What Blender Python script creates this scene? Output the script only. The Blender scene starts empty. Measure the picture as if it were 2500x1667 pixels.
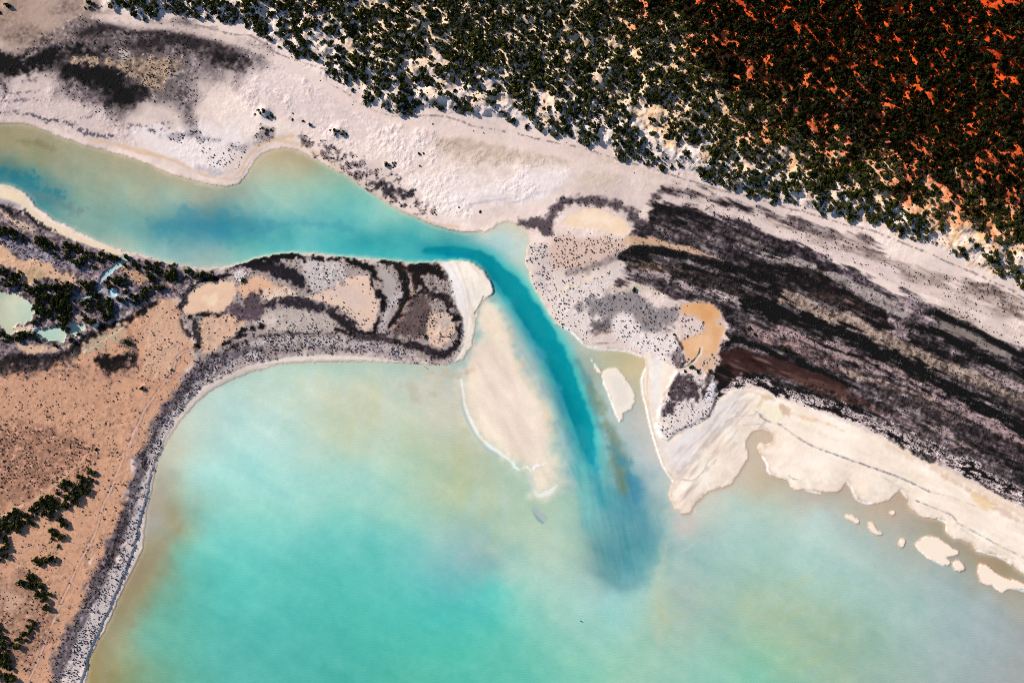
# Aerial view of a tidal creek running out into a turquoise lagoon between salt marsh, sand flats and red scrub dunes.
import bpy, math, random
import numpy as np
from mathutils import Vector

random.seed(7)
RNG = np.random.default_rng(7)
SC = bpy.context.scene
COL = SC.collection
R = math.radians

# ------------------------------------------------------------------ camera, sky, sun, exposure
M = 0.25                       # metres on the ground per survey unit (the map below is drawn in survey units, x east, y south)
CX, CY = 1250.0, 833.5         # map point straight below the camera
ALT = 520.0
cam = bpy.data.cameras.new('camera')
cam_o = bpy.data.objects.new('camera', cam)
COL.objects.link(cam_o)
cam_o.location = (0, 0, ALT)
cam.sensor_width = 36.0
cam.lens = 36.0 * ALT / (2500 * M)
cam.clip_start, cam.clip_end = 1.0, 30000.0
SC.camera = cam_o

EL = R(28)
sun_dir = Vector((-1.0, 0.68, 0)).normalized()
world = bpy.data.worlds.new('World')
SC.world = world
world.use_nodes = True
_sky = world.node_tree.nodes.new('ShaderNodeTexSky')
_sky.sky_type = 'NISHITA'
_sky.sun_disc = False
_sky.dust_density = 0.3
_sky.ozone_density = 3.0
_sky.sun_elevation = EL
_sky.sun_rotation = math.atan2(sun_dir.x, sun_dir.y)
_bg = world.node_tree.nodes['Background']
world.node_tree.links.new(_sky.outputs[0], _bg.inputs[0])
_bg.inputs[1].default_value = 0.09
sl = bpy.data.lights.new('sun', 'SUN')
sl.energy, sl.angle, sl.color = 5.0, R(0.5), (1.0, 0.92, 0.80)
sun_o = bpy.data.objects.new('sun', sl)
COL.objects.link(sun_o)
sun_o.rotation_euler = Vector((sun_dir.x * math.cos(EL), sun_dir.y * math.cos(EL), math.sin(EL))).to_track_quat('Z', 'Y').to_euler()
SC.view_settings.view_transform = 'Standard'
SC.view_settings.look = 'None'
SC.view_settings.gamma = 1.0
SC.view_settings.use_curve_mapping = False
SC.view_settings.exposure = 0.7
GAIN = 2 ** 0.7
E_SUN = np.array([0.862, 0.870, 0.900]) * GAIN     # what a flat white surface reads under this sky and sun
SC.cycles.max_bounces = 6
SC.cycles.diffuse_bounces = 2
SC.cycles.transparent_max_bounces = 8
SC.cycles.use_denoising = False
SC.cycles.filter_width = 0.9

# ------------------------------------------------------------------ map raster and painting helpers
ST = 2.5
X0, X1, Y0, Y1 = -200.0, 2700.0, -200.0, 1867.5
xs = np.arange(X0, X1 + .1, ST)
ys = np.arange(Y0, Y1 + .1, ST)
NX, NY = len(xs), len(ys)
GX, GY = np.meshgrid(xs, ys)
ORG = dict(a=(0, 0), b=(620, 0), c=(1240, 0), d=(1860, 0), e=(0, 550), f=(620, 550), g=(1240, 550), h=(1860, 550),
           i=(0, 1107), j=(620, 1107), k=(1240, 1107), l=(1860, 1107))


def pts(spec):
    """'g 835,20 1000,60 | n 1540,557' -> survey points; letters are survey sheets at 2.8 to the unit, n is direct."""
    out = []
    ox = oy = 0.0
    s = 1.0
    for tok in spec.split():
        if tok == '|':
            continue
        if tok.isalpha():
            if tok == 'n':
                ox = oy = 0.0
                s = 1.0
            else:
                ox, oy = ORG[tok]
                s = 2.8
            continue
        u, v = tok.split(',')
        out.append((ox + float(u) / s, oy + float(v) / s))
    return np.array(out)


def smooth_curve(p, closed, n=4):
    p = np.asarray(p, float)
    if len(p) < 3:
        return p
    out = []
    N = len(p)
    for i in range(N if closed else N - 1):
        if closed:
            a, b, c, d = p[(i - 1) % N], p[i], p[(i + 1) % N], p[(i + 2) % N]
        else:
            a, b, c, d = p[max(i - 1, 0)], p[i], p[i + 1], p[min(i + 2, N - 1)]
        for t in np.arange(n) / n:
            out.append(.5 * ((2 * b) + (c - a) * t + (2 * a - 5 * b + 4 * c - d) * t * t + (3 * b - a - 3 * c + d) * t ** 3))
    if not closed:
        out.append(p[-1])
    return np.array(out)


def window(p, pad):
    x0, y0 = p[:, :2].min(0) - pad
    x1, y1 = p[:, :2].max(0) + pad
    i0, i1 = max(0, int((x0 - X0) / ST)), min(NX, int((x1 - X0) / ST) + 2)
    j0, j1 = max(0, int((y0 - Y0) / ST)), min(NY, int((y1 - Y0) / ST) + 2)
    return (slice(j0, max(j1, j0)), slice(i0, max(i1, i0)))


def sdf_poly(p, X, Y):
    d2 = np.full(X.shape, 1e18)
    ins = np.zeros(X.shape, bool)
    N = len(p)
    for i in range(N):
        ax, ay = p[i]
        bx, by = p[(i + 1) % N]
        ex, ey = bx - ax, by - ay
        L = ex * ex + ey * ey + 1e-9
        t = np.clip(((X - ax) * ex + (Y - ay) * ey) / L, 0, 1)
        d2 = np.minimum(d2, (X - ax - t * ex) ** 2 + (Y - ay - t * ey) ** 2)
        if ay != by:
            c = ((ay > Y) != (by > Y)) & (X < ex * (Y - ay) / (by - ay) + ax)
            ins ^= c
    d = np.sqrt(d2)
    return np.where(ins, d, -d)


def sdf_big(p, pad=1e9, step=3):
    """signed distance over the whole map, worked out on a coarser grid and interpolated"""
    cx = np.arange(X0, X1 + ST * step + .1, ST * step)
    cy = np.arange(Y0, Y1 + ST * step + .1, ST * step)
    A, B = np.meshgrid(cx, cy)
    s = sdf_poly(p, A, B)
    fx = (xs - X0) / (ST * step)
    fy = (ys - Y0) / (ST * step)
    ix = np.minimum(fx.astype(int), len(cx) - 2)
    iy = np.minimum(fy.astype(int), len(cy) - 2)
    tx, ty = (fx - ix)[None, :], (fy - iy)[:, None]
    return ((s[iy][:, ix] * (1 - tx) + s[iy][:, ix + 1] * tx) * (1 - ty)
            + (s[iy + 1][:, ix] * (1 - tx) + s[iy + 1][:, ix + 1] * tx) * ty)


def seg_dist(p, w, X, Y):
    """signed: half width minus distance, for a polyline with a width at each point"""
    best = np.full(X.shape, -1e9)
    for i in range(len(p) - 1):
        ax, ay = p[i]
        bx, by = p[i + 1]
        ex, ey = bx - ax, by - ay
        L = ex * ex + ey * ey + 1e-9
        t = np.clip(((X - ax) * ex + (Y - ay) * ey) / L, 0, 1)
        d = np.sqrt((X - ax - t * ex) ** 2 + (Y - ay - t * ey) ** 2)
        best = np.maximum(best, (w[i] * (1 - t) + w[i + 1] * t) * .5 - d)
    return best


_FY = np.fft.fftfreq(NY)[:, None] / ST
_FX = np.fft.rfftfreq(NX)[None, :] / ST


def noise(scale, seed, aspect=1.0, angle=0.0, beta=None):
    """unit variance noise with features about SCALE units across, stretched along ANGLE (degrees, down to the right)"""
    r = np.random.default_rng(seed)
    f = np.fft.rfft2(r.standard_normal((NY, NX)))
    c, s = math.cos(R(angle)), math.sin(R(angle))
    u = (_FX * c + _FY * s) * aspect
    v = -_FX * s + _FY * c
    k = np.sqrt(u * u + v * v) * scale
    if beta is None:
        amp = k * np.exp(-(k * 1.2) ** 2)
    else:
        amp = 1.0 / (1 + (k * 2.0) ** 2) ** (beta / 2)
        amp[0, 0] = 0
    n = np.fft.irfft2(f * amp, s=(NY, NX))
    return (n / n.std()).astype(np.float32)


NZ = {5: noise(5, 1, beta=3), 10: noise(12, 2, beta=2.4), 20: noise(25, 3, beta=2.4), 50: noise(60, 4, beta=2.6)}
FBM = noise(200, 5, beta=2.2)
SS = lambda a, b, x: (lambda t: t * t * (3 - 2 * t))(np.clip((x - a) / (b - a), 0, 1))

TL = np.zeros((NY, NX, 3), np.float32)      # dry ground, as the colour it shows in flat sunlight
TW = np.zeros((NY, NX, 3), np.float32)      # the bed seen through the water
D_SALT = np.zeros((NY, NX), np.float32)     # saltbush per 100 square units
D_DUNE = np.zeros((NY, NX), np.float32)
D_MANG = np.zeros((NY, NX), np.float32)
HT = np.zeros((NY, NX), np.float32)         # extra ground height
BUMP = np.full((NY, NX), .5, np.float32)    # how crusty the surface is


SOFT = 1.0                                    # softness of painted edges, tightened where plant edges are crisp


def mask_poly(spec, soft=5, rough=5, rs=20, closed_smooth=True, cut=0.):
    soft = soft * SOFT
    p = pts(spec) if isinstance(spec, str) else np.asarray(spec, float)
    p = smooth_curve(p, True, 3) if closed_smooth else p
    w = window(p, soft + rough * 2 + 4)
    sd = sdf_poly(p, GX[w], GY[w]) + rough * NZ[rs][w]
    return w, SS(-soft, soft, sd - cut)


def mask_line(spec, width, soft=4, rough=3, rs=10, brk=0., bseed=10):
    soft = soft * SOFT
    p = pts(spec) if isinstance(spec, str) else np.asarray(spec, float)
    wd = np.atleast_1d(np.asarray(width, float))
    wd = np.interp(np.linspace(0, 1, len(p)), np.linspace(0, 1, len(wd)), wd)
    q = smooth_curve(np.c_[p, wd], False, 4)
    w = window(q, q[:, 2].max() * .5 + soft + rough * 2 + 4)
    sd = seg_dist(q[:, :2], q[:, 2], GX[w], GY[w]) + rough * NZ[rs][w]
    m = SS(-soft, soft, sd)
    if brk:
        m = m * SS(brk - .5, brk + .5, NZ[bseed][w] + 1.2 * NZ[5][w])
    return w, m


def put(T, wm, col, a=1.0, salt=None, bump=None, mang=None, mott=0.):
    w, m = wm
    if m.size == 0:
        return
    if col is not None:
        c = np.array(col, np.float32)
        mm = (m * a)[..., None]
        if mott:
            mm = np.clip(mm * (1 + mott * NZ[5][w][..., None] + mott * .6 * NZ[10][w][..., None]), 0, 1)
        T[w] = T[w] * (1 - mm) + c * mm
    if salt is not None:
        D_SALT[w] = D_SALT[w] * (1 - m) + salt * m
    if bump is not None:
        BUMP[w] = BUMP[w] * (1 - m) + bump * m
    if mang is not None:
        D_MANG[w] = np.maximum(D_MANG[w] * (1 - (m if mang == 0 else 0 * m)), mang * m)


def LP(spec, col, soft=5, rough=4, rs=20, **k):
    put(TL, mask_poly(spec, soft, rough, rs), col, **k)


def LS(spec, width, col, soft=4, rough=3, rs=10, brk=0., **k):
    put(TL, mask_line(spec, width, soft, rough, rs, brk), col, **k)


def WP(spec, col, soft=8, rough=3, rs=20, **k):
    put(TW, mask_poly(spec, soft, rough, rs), col, **k)


def WS(spec, width, col, soft=8, rough=3, rs=20, **k):
    put(TW, mask_line(spec, width, soft, rough, rs), col, **k)


# ------------------------------------------------------------------ outlines
SHORE_N = ('n -200,310 -60,304 0,303 54,302 89,310 125,325 171,343 221,358 271,370 321,385 375,406 421,425 464,438 505,449 540,454 '
           '565,453 586,445 602,423 616,400 641,376 674,363 713,364 756,380 799,404 841,427 884,455 924,482 963,507 1006,527 1049,545 1085,556 1110,562 '
           '1150,566 1180,563 1200,560 1212,550 1230,543 1252,544 1270,555 1287,571 1295,589 1287,614 1287,643 1296,675 1306,704 1320,729 1336,754 1351,779 1365,796 '
           '1390,807 1404,821 1426,841 1454,850 1490,852 1533,857 1561,868 1577,884 1574,905 1567,925 1570,961 1576,989 1583,1025 1592,1061 '
           '1601,1089 1608,1112 1622,1142 1642,1172 1638,1190 1635,1214 1647,1239 1669,1254 1683,1250 1694,1232 1708,1218 1729,1200 1754,1193 1783,1182 1804,1153 1819,1128 '
           '1826,1107 1822,1082 1831,1061 1847,1050 1862,1048 1880,1056 1890,1072 1872,1085 1858,1080 1852,1095 1860,1118 1872,1132 1874,1150 1892,1164 1917,1171 '
           '1927,1180 1930,1190 1948,1195 1962,1194 2003,1200 2039,1200 2055,1193 2069,1175 2081,1193 2092,1214 2117,1227 2139,1230 2167,1221 2189,1205 2199,1196 '
           '2217,1218 2217,1232 2235,1250 2256,1262 2289,1266 2308,1275 2314,1300 2328,1314 2353,1318 2374,1328 2385,1343 2410,1350 2439,1357 2467,1373 2500,1400 2700,1500')
SHORE_S = ('n 150,1867 209,1667 214,1618 232,1578 257,1532 282,1478 304,1428 321,1393 343,1350 352,1311 354,1278 359,1239 368,1203 375,1171 382,1136 '
           '391,1107 398,1093 418,1061 443,1025 468,996 496,968 529,946 564,929 600,914 640,902 674,891 727,886 799,884 870,882 941,884 1006,887 1063,890 1099,888 '
           '1131,874 1149,849 1158,810 1164,770 1180,735 1200,716 1202,702 1190,675 1180,662 1166,650 1145,640 1120,638 1066,640 1013,642 959,637 906,632 834,627 781,621 727,619 '
           '666,623 620,634 579,646 543,654 500,656 454,652 411,643 375,632 339,621 304,615 289,609 264,600 232,588 200,571 168,552 146,546 118,529 89,507 75,486 54,468 '
           '25,454 0,450 -60,440 -200,425')
W_POLY = np.vstack([pts(SHORE_N), [[2900, 1600], [2900, 2000], [150, 2000]], pts(SHORE_S)])
W_POLY = smooth_curve(W_POLY, True, 3)
WSD = -sdf_big(W_POLY, step=2) + 1.6 * NZ[10] * .6       # positive on land
POND = [mask_poly('e -80,440 60,470 130,480 200,510 230,570 215,640 205,665 130,680 95,690 110,735 60,745 0,690 -80,690', 3, 3, 10),
        mask_poly('e 260,730 300,715 400,690 450,730 440,790 350,800 285,770', 2, 3, 10),
        mask_poly('e 490,690 560,670 580,700 500,755', 2, 3, 10),
        mask_line('n 304,628 300,640 279,654 254,675 246,690 243,706 230,720 207,726 180,726', [12, 12, 10, 9, 6, 6, 6, 6, 4], 2, 1, 10),
        mask_poly('n 268,706 277,703 286,708 287,718 279,724 269,720', 2, 0, 10)]
pond = np.zeros((NY, NX), np.float32)
for w, m in POND:
    pond[w] = np.maximum(pond[w], m)
ISLETS = ['n 2067,1257 2083,1261 2098,1271 2092,1277 2074,1270', 'n 2119,1275 2131,1277 2140,1293 2153,1302 2146,1305 2128,1295',
          'n 2198,1318 2208,1318 2210,1325 2203,1334 2196,1327', 'n 2175,1250 2182,1248 2184,1256 2176,1258',
          'n 2235,1330 2256,1309 2281,1309 2303,1321 2321,1336 2339,1346 2335,1357 2310,1357 2319,1373 2306,1378 2281,1366 2256,1353',
          'n 2328,1373 2342,1371 2355,1382 2356,1391 2339,1393 2328,1384',
          'n 2390,1377 2406,1380 2428,1398 2453,1411 2481,1418 2530,1438 2489,1436 2467,1434 2446,1443 2424,1427 2403,1427 2389,1407',
          'n 1472,907 1490,898 1515,907 1529,929 1544,954 1547,975 1540,996 1522,1011 1515,1029 1504,1011 1497,986 1486,957 1474,932',
          'n 1446,880 1451,887 1460,900 1467,911 1462,908 1452,895']
SHOAL = ('n 1127,929 1131,964 1138,1000 1152,1032 1170,1064 1191,1086 1220,1104 1254,1132 1275,1150 1296,1163 1304,1196 1311,1212 1340,1203 1361,1186 '
         '1364,1150 1360,1118 1350,1086 1345,1014 1326,964 1292,925 1265,880 1245,830 1226,770 1205,745 1190,770 1180,800 1168,850 1150,890')
shoal_w, shoal_m = mask_poly(SHOAL, 3, 3, 10)
isl = np.zeros((NY, NX), np.float32)
isl_id = np.zeros((NY, NX), np.int32)
for n_, s_ in enumerate(ISLETS):
    w, m = mask_poly(s_, 2.5, 1.2, 10)
    isl[w] = np.maximum(isl[w], m)
    isl_id[w] = np.where(m > .5, n_ + 1, isl_id[w])

land = (WSD > 0) & (pond < .5)

DUNE_TOE = ('n -200,-60 40,-40 200,-25 245,10 262,30 290,28 310,40 330,50 357,55 380,46 400,36 430,34 470,46 500,52 545,68 580,62 605,70 640,88 670,114 727,139 770,148 800,158 800,190 834,211 881,239 '
            '924,264 963,279 995,279 1031,262 1084,272 1138,278 1177,296 1227,300 1276,311 1329,329 1383,339 1440,352 1483,373 1544,390 1597,405 1651,420 1697,434 '
            '1740,455 1794,470 1847,484 1900,492 1960,508 2031,529 2089,534 2153,545 2164,566 2217,584 2281,607 2328,632 2378,654 2424,668 2467,693 2500,708 2700,800')
TOE_SD = sdf_big(np.vstack([smooth_curve(pts(DUNE_TOE), False, 3), [[2900, 800], [2900, -400], [-200, -400]]])) + 5 * NZ[20]
RED_SD = sdf_big(pts('n 1540,-300 1561,0 1650,54 1668,125 1715,160 1811,228 1880,279 1949,303 2039,350 2110,386 2235,428 2306,475 2396,529 2500,557 2720,640 2900,700 2900,-400')) + 26 * NZ[50] + 16 * NZ[20]

# ------------------------------------------------------------------ dry ground colours
SAND = (228, 207, 199)
TL[:] = SAND
sh = (FBM * 7 + NZ[50] * 5 + NZ[20] * 2)[..., None]
TL += sh * np.array([1, .95, .85])
# northern flats: browner sand towards the west with lens corner darkening painted in, damp patches
LP('n -300,-300 330,-300 300,20 230,90 140,110 60,130 -300,140', (172, 147, 134), 34, 20, 50, a=.95, mott=.06)
LP('n -300,120 60,180 160,190 260,250 330,300 300,340 160,320 0,290 -300,290', (206, 186, 182), 24, 12, 20, a=.85, bump=1.1)
LP('n 0,60 140,95 210,110 160,150 0,150', (150, 128, 120), 26, 12, 20, a=.6)
LP('n -300,-300 60,-300 60,30 -60,110 -300,120', (160, 132, 118), 40, 15, 50, a=.6)
LS('a 380,90 470,60 560,30', [20, 34, 20], (120, 102, 98), 14, 6, a=.6)
LS('a 60,260 200,230 330,260', [20, 30, 14], (120, 98, 88), 14, 6, a=.5)
LP('n 560,150 640,140 720,190 800,250 780,300 700,290 620,240', (204, 186, 182), 22, 14, 20, a=.55, bump=1.2)
LP('n 860,330 960,320 1050,370 1000,420 900,400 820,360', (236, 217, 208), 20, 10, 20, a=.6, bump=.6)
LP('n 1000,440 1100,420 1180,440 1160,500 1060,510', (240, 226, 222), 18, 10, 20, a=.6, bump=1.2)
LP('n 540,300 620,270 700,320 640,345 560,330', (236, 220, 214), 16, 8, 20, a=.6, bump=.7)
LP('n 1070,340 1150,335 1260,360 1370,380 1390,400 1340,412 1240,395 1150,395 1090,375', (196, 174, 158), 14, 8, 20, a=.8, bump=.8)
LS('n 1380,375 1480,400 1580,430 1680,470', [20, 26, 20, 12], (205, 183, 168), 14, 5, a=.7)
LP('n 1420,420 1480,420 1520,440 1480,470 1420,460', (200, 180, 165), 14, 5, a=.6)
LP('n 1090,470 1200,440 1330,400 1390,420 1360,470 1280,500 1180,505 1100,500', (236, 222, 220), 18, 8, 20, a=.8, bump=1.)
LP('n 640,110 760,150 860,250 960,300 1060,350 1000,400 880,350 760,320 660,260 560,210', (226, 207, 206), 20, 10, 20, a=.5, bump=1.5)
LP('n 330,320 480,300 600,330 560,400 520,430 430,400 350,350', (232, 220, 220), 12, 6, 20, a=.8)
LS('n 0,30 60,90 140,170', 10, (160, 140, 128), 8, 4, a=.0)
# upper-left marsh
LP('a -200,370 200,370 430,300 560,200 720,160 850,165 1200,190 1500,280 1700,350 1830,390 1760,460 1500,510 1350,570 1290,680 1290,800 1100,760 900,800 720,710 620,650 480,600 350,530 150,530 -200,570',
   (104, 92, 95), 36, 16, 50, a=.9, salt=1.2, bump=1.0, mott=.14)
LP('a 1150,420 1500,430 1700,400 1600,520 1400,620 1330,720 1200,700', (150, 136, 136), 30, 14, 20, a=.6, bump=1.2, mott=.15)
LS('a -200,440 -20,440 150,460 300,400 480,365 700,370', [40, 46, 46, 30, 24, 14], (18, 15, 20), 18, 9, a=.95, mott=.1)
LS('a 560,240 720,200 850,200 1000,225 1190,212', [16, 24, 20, 16, 10], (48, 40, 46), 9, 5, a=.85, mott=.15)
LS('a 930,340 1150,265 1350,290 1500,370 1640,430', [34, 46, 40, 42, 30], (52, 43, 47), 20, 9, a=.8, mott=.2)
LS('a 1480,390 1600,430', [22, 18], (40, 32, 34), 12, 6, a=.7, mott=.2)
LP('a 380,440 560,430 720,440 860,500 900,590 960,640 870,710 770,700 640,610 500,530 420,470', (14, 12, 16), 20, 10, 20, a=.95, mott=.12)
LP('a 620,540 860,560 1010,640 1000,680 880,700 760,640', (44, 38, 44), 12, 8, a=.5, mott=.2)
LP('a 450,420 560,395 800,425 890,370 1000,405 1200,405 1235,450 1160,520 1135,590 1030,612 950,545 850,495 720,440 560,430', (158, 134, 116), 4, 7, 10, salt=2.2, mott=.12)
LP('a 830,350 900,350 900,400 840,420', (200, 182, 176), 6, 4, 10, a=.8)
LS('a 1250,640 1290,740 1280,800 1300,850', [26, 16, 8, 5], (100, 88, 94), 8, 3, a=.7)
LS('a 560,610 640,690 740,720', [12, 16, 10], (88, 76, 84), 7, 4, a=.6)
LS('a 20,560 45,600 30,670', [7, 8, 5], (86, 76, 84), 4, 2, a=.7)
# crinkled shelly edges of the northern flats
for sp, wd in (('a 0,700 130,690 270,680 310,665', 5), ('a 60,560 200,550 300,535 350,540', 5), ('a 350,540 420,570 470,630 520,680 580,700', 5), ('a 380,180 400,210 395,240', 3),
               ('a 560,810 620,800 640,790', 4), ('a 820,885 900,870 960,880', 4), ('a 1030,890 1160,880', 5), ('a 880,850 1000,860 1180,840', 3), ('a 60,640 160,640 260,620', 3)):
    LS(sp, wd, (92, 82, 92), 2.5, 2.5, 5, .1, a=.85)
LS('a -100,790 60,765 150,785 240,800 330,830 400,825 500,855 560,900 640,920 720,930 770,935', [5, 6, 6, 7, 6, 8, 9, 8, 7, 5, 4], (70, 64, 76), 3, 3, 5, -.3, a=.9)
LS('a 1040,890 1150,940 1300,920 1400,950 1500,960', [6, 8, 18, 10, 8], (120, 114, 124), 6, 4, 10, .0, a=.5, salt=3.0)
LP('a 1400,1050 1550,1000 1660,1080 1580,1130 1450,1120', None, 8, 5, 10, salt=2.0)
LP('a 1330,1150 1400,1130 1520,1170 1500,1210 1400,1195', (180, 172, 180), 6, 3, a=.7)
LS('a 1560,1000 1660,1010 1792,960', [6, 10, 4], (150, 140, 146), 6, 4, a=.6, salt=2.)
# tan swash line of the north shore
LS('a 600,955 760,985 900,1020 1050,1060 1200,1105 1330,1170 1440,1212 1560,1222 1640,1180 1680,1110 1740,1030 1850,965 1990,935', [3, 6, 9, 9, 8, 6, 4, 4, 5, 6, 8, 10, 10], (214, 180, 148), 4, 1.5, a=.75, bump=.1)
LS('b 180,965 300,985 420,1040 520,1110 650,1190 760,1260 880,1350 980,1420 1100,1480 1250,1530 1400,1555', [10, 9, 8, 5, 4, 4, 3, 3, 3, 3, 3], (214, 182, 150), 4, 1.5, a=.7, bump=.1)
# west end tip of the beach
LS('a 1560,1230 1640,1215 1690,1140 1740,1060 1850,985', 3, (170, 160, 158), 2, 1, a=.6)
# scrubby patch behind the creek bank
LS('b 360,970 430,1000 540,1050 660,1120 760,1190 860,1250 960,1310 1040,1370 1120,1420 1220,1450', [10, 16, 24, 30, 40, 44, 44, 34, 20, 6], (118, 104, 104), 10, 8, 10, .1, a=.75, salt=3.4, mott=.25)
LS('b 820,1260 920,1290 1000,1340 1070,1390', [14, 24, 28, 14], (52, 46, 54), 7, 6, 10, a=.8, salt=3.4, mott=.25)
LP('b 30,880 130,880 140,920 80,960 20,940', (120, 106, 106), 7, 4, 10, a=.6, salt=2.)
LS('c 0,1395 100,1370 200,1320', [2, 3, 2], (180, 176, 190), 3, 1, a=.7)
LS('b 1420,1415 1500,1395 1640,1370 1792,1350', [3, 5, 5, 4], (190, 182, 192), 3, 1.5, a=.8)
LS('n 1170,480 1250,478 1330,470 1378,455 1390,430', [3, 4, 4, 4, 3], (206, 200, 208), 3, 1.5, a=.7)
# marsh rim, pale pond and pink flats east of the creek mouth
LS('n 1270,548 1310,545 1335,560 1342,545 1352,518 1372,498 1402,490 1450,492 1500,500 1540,520 1560,545 1600,560', [14, 26, 26, 24, 22, 20, 20, 20, 22, 24, 26, 30], (84, 72, 78), 7, 4, 10, a=.95, salt=1.5, mott=.08)
LP('n 1376,538 1401,518 1440,510 1483,516 1519,537 1536,553 1538,566 1519,576 1480,566 1430,558 1380,552', (236, 208, 182), 3, 2, 10, salt=0, bump=.05)
LP('n 1400,530 1440,522 1480,528 1500,542 1450,548', (244, 222, 200), 9, 3, 10, a=.7)
LP('n 1322,600 1360,585 1420,582 1480,590 1530,596 1560,610 1500,630 1440,650 1390,668 1340,660', (208, 178, 164), 16, 8, 20, a=.85, salt=1.8, mott=.1)
LS('g 400,335 480,310 600,275 700,235 790,190', [6, 14, 20, 18, 10], (122, 112, 114), 8, 3, a=.8, salt=.2)
LP('n 1295,600 1330,600 1345,650 1400,680 1460,672 1520,640 1530,670 1480,700 1420,720 1360,740 1320,720 1300,680', (216, 202, 198), 10, 8, 20, a=.7, salt=1.6)
LP('g 180,170 270,150 290,300 280,420 220,440 190,330', (196, 180, 178), 8, 6, 10, a=.7, salt=2.8)
LP('n 1350,750 1420,690 1500,680 1560,700 1540,760 1500,800 1420,830 1370,790', (222, 208, 203), 12, 8, 20, a=.8, salt=1.4)
LP('g 480,560 560,510 650,470 780,440 880,450 980,530 1060,570 1180,550 1170,650 1090,720 980,745 900,740 840,650 780,600 735,640 725,700 690,715 600,725 560,690 640,620 560,610', (128, 120, 124), 9, 6, 10, a=.85, salt=1.8, mott=.12)
LP('g 590,660 690,640 720,700 690,725 600,730 570,700', (100, 90, 92), 6, 3, 10, a=.7)
LP('g 730,620 840,610 900,700 1000,740 1150,770 1190,880 1180,960 1100,950 980,900 850,840 760,780 700,740', (234, 220, 216), 9, 5, 10, a=.9, salt=1.8)
LP('g 640,440 760,390 880,390 1000,420 1045,450 1040,500 960,470 840,450 740,470', (205, 186, 172), 5, 3, 10, a=.8, salt=.8)
LS('g 590,745 650,735 715,725', [3, 5, 3], (140, 105, 85), 2, 1, a=.7)
LS('g 580,810 660,805 740,800', [2, 3, 2], (110, 98, 96), 2, 1, a=.7)
LS('g 330,470 380,430 480,395 580,360', [3, 6, 7, 3], (232, 212, 185), 4, 2, a=.8)
# ------------------------------------------------------------------ banded marsh on old beach ridges
NZ_ISO = NZ
SOFT = .55
NZ = {5: noise(5, 91, 3.5, 23, beta=2.8), 10: noise(9, 92, 5, 23, beta=2.4), 20: noise(18, 93, 5, 23, beta=2.4), 50: NZ_ISO[50]}
MARSH = ('n 1540,560 1585,525 1604,500 1640,498 1740,520 1850,560 1950,600 2060,650 2150,700 2250,735 2350,770 2450,830 2700,960 2900,1050 2900,1440 2500,1240 2396,1180 2324,1144 2246,1108 2181,1077 '
         '2092,1034 2003,998 1914,968 1880,950 1850,940 1819,935 1776,942 1745,960 1748,880 1758,830 1768,812 1755,765 1720,740 1680,735 1640,735 1600,700 1560,680 1530,660 1520,630 1530,610')
LP(MARSH, (84, 77, 81), 8, 6, 20, salt=1.3, bump=1.2)
STR = noise(7, 21, 7, 23, beta=2.2)
STR2 = noise(16, 22, 9, 23, beta=2.4)
wm, mm = mask_poly(MARSH, 8, 5, 20)
TL[wm] += (mm * (STR[wm] * 15 + STR2[wm] * 13 + NZ[5][wm] * 9))[..., None] * np.array([1, .95, .98])
# grey wash north of the ridges
LP('n 1640,455 1720,470 1850,512 2000,560 2130,605 2300,680 2450,760 2700,880 2700,960 2450,800 2300,745 2200,720 2080,650 1980,600 1860,545 1740,505 1640,490', (200, 178, 170), 12, 9, 20, a=.6, salt=.6, mott=.15)
LS('c 990,1400 1000,1350 1080,1305 1200,1312 1350,1352 1500,1392 1700,1450 | d 150,1515 300,1560 | h 330,40 500,75 700,125 860,175', [14, 18, 24, 26, 20, 24, 22, 24, 20, 18, 12, 4], (98, 84, 86), 10, 6, 10, a=.82, salt=1.3, mott=.25)
LS('c 1060,1310 1150,1330', [16, 14], (50, 40, 46), 8, 5, a=.8, mott=.2)
LS('c 1380,1360 1520,1400 1600,1420 1792,1490', [8, 18, 14, 10], (44, 36, 42), 7, 5, a=.8, mott=.25)
LP('h 330,60 480,80 700,140 860,200 1000,260 1200,330 1400,420 1600,480 1792,560 1792,700 1600,600 1400,520 1200,440 1000,380 880,300 700,220 480,150', (160, 140, 132), 20, 12, 20, a=.75, salt=1.3, mott=.2)
LS('h 560,150 800,240 1000,340', [14, 26, 16], (120, 104, 100), 14, 7, a=.5, mott=.25)
LS('h 1460,430 1560,460 1700,520 1850,620', [12, 30, 26, 22], (96, 78, 74), 14, 8, a=.6, mott=.25, salt=1.8)
LS('h 1250,560 1400,640 1600,720 1792,790', [16, 30, 30, 24], (205, 186, 178), 16, 8, a=.7, salt=1.0, mott=.15)
LS('h 130,60 300,140 480,190 650,230 850,310 1000,420', [20, 26, 26, 24, 24, 14], (220, 198, 194), 12, 6, a=.85, salt=.6, mott=.12)
LS('c 1050,1390 1200,1380 1350,1420 1500,1465 1700,1540 | h 60,60', [6, 20, 22, 22, 22, 20], (216, 196, 190), 9, 5, a=.8, salt=.7)
LS('c 1020,1425 1200,1450 1400,1500 1600,1560 | h 0,90 150,150 300,220 450,290 600,350 700,410 800,470 880,480', [12, 20, 22, 26, 30, 30, 32, 30, 30, 26, 22, 10], (64, 55, 63), 8, 6, 10, a=.85, mott=.22, salt=1.5)
LS('h 270,260 420,310 600,380 730,430', [5, 8, 12, 8], (22, 18, 24), 5, 5, a=.85, mott=.15)
LS('c 1040,1430 1180,1450 1400,1500 1500,1540', [8, 14, 14, 6], (40, 33, 40), 6, 4, a=.8, mott=.2)
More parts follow.
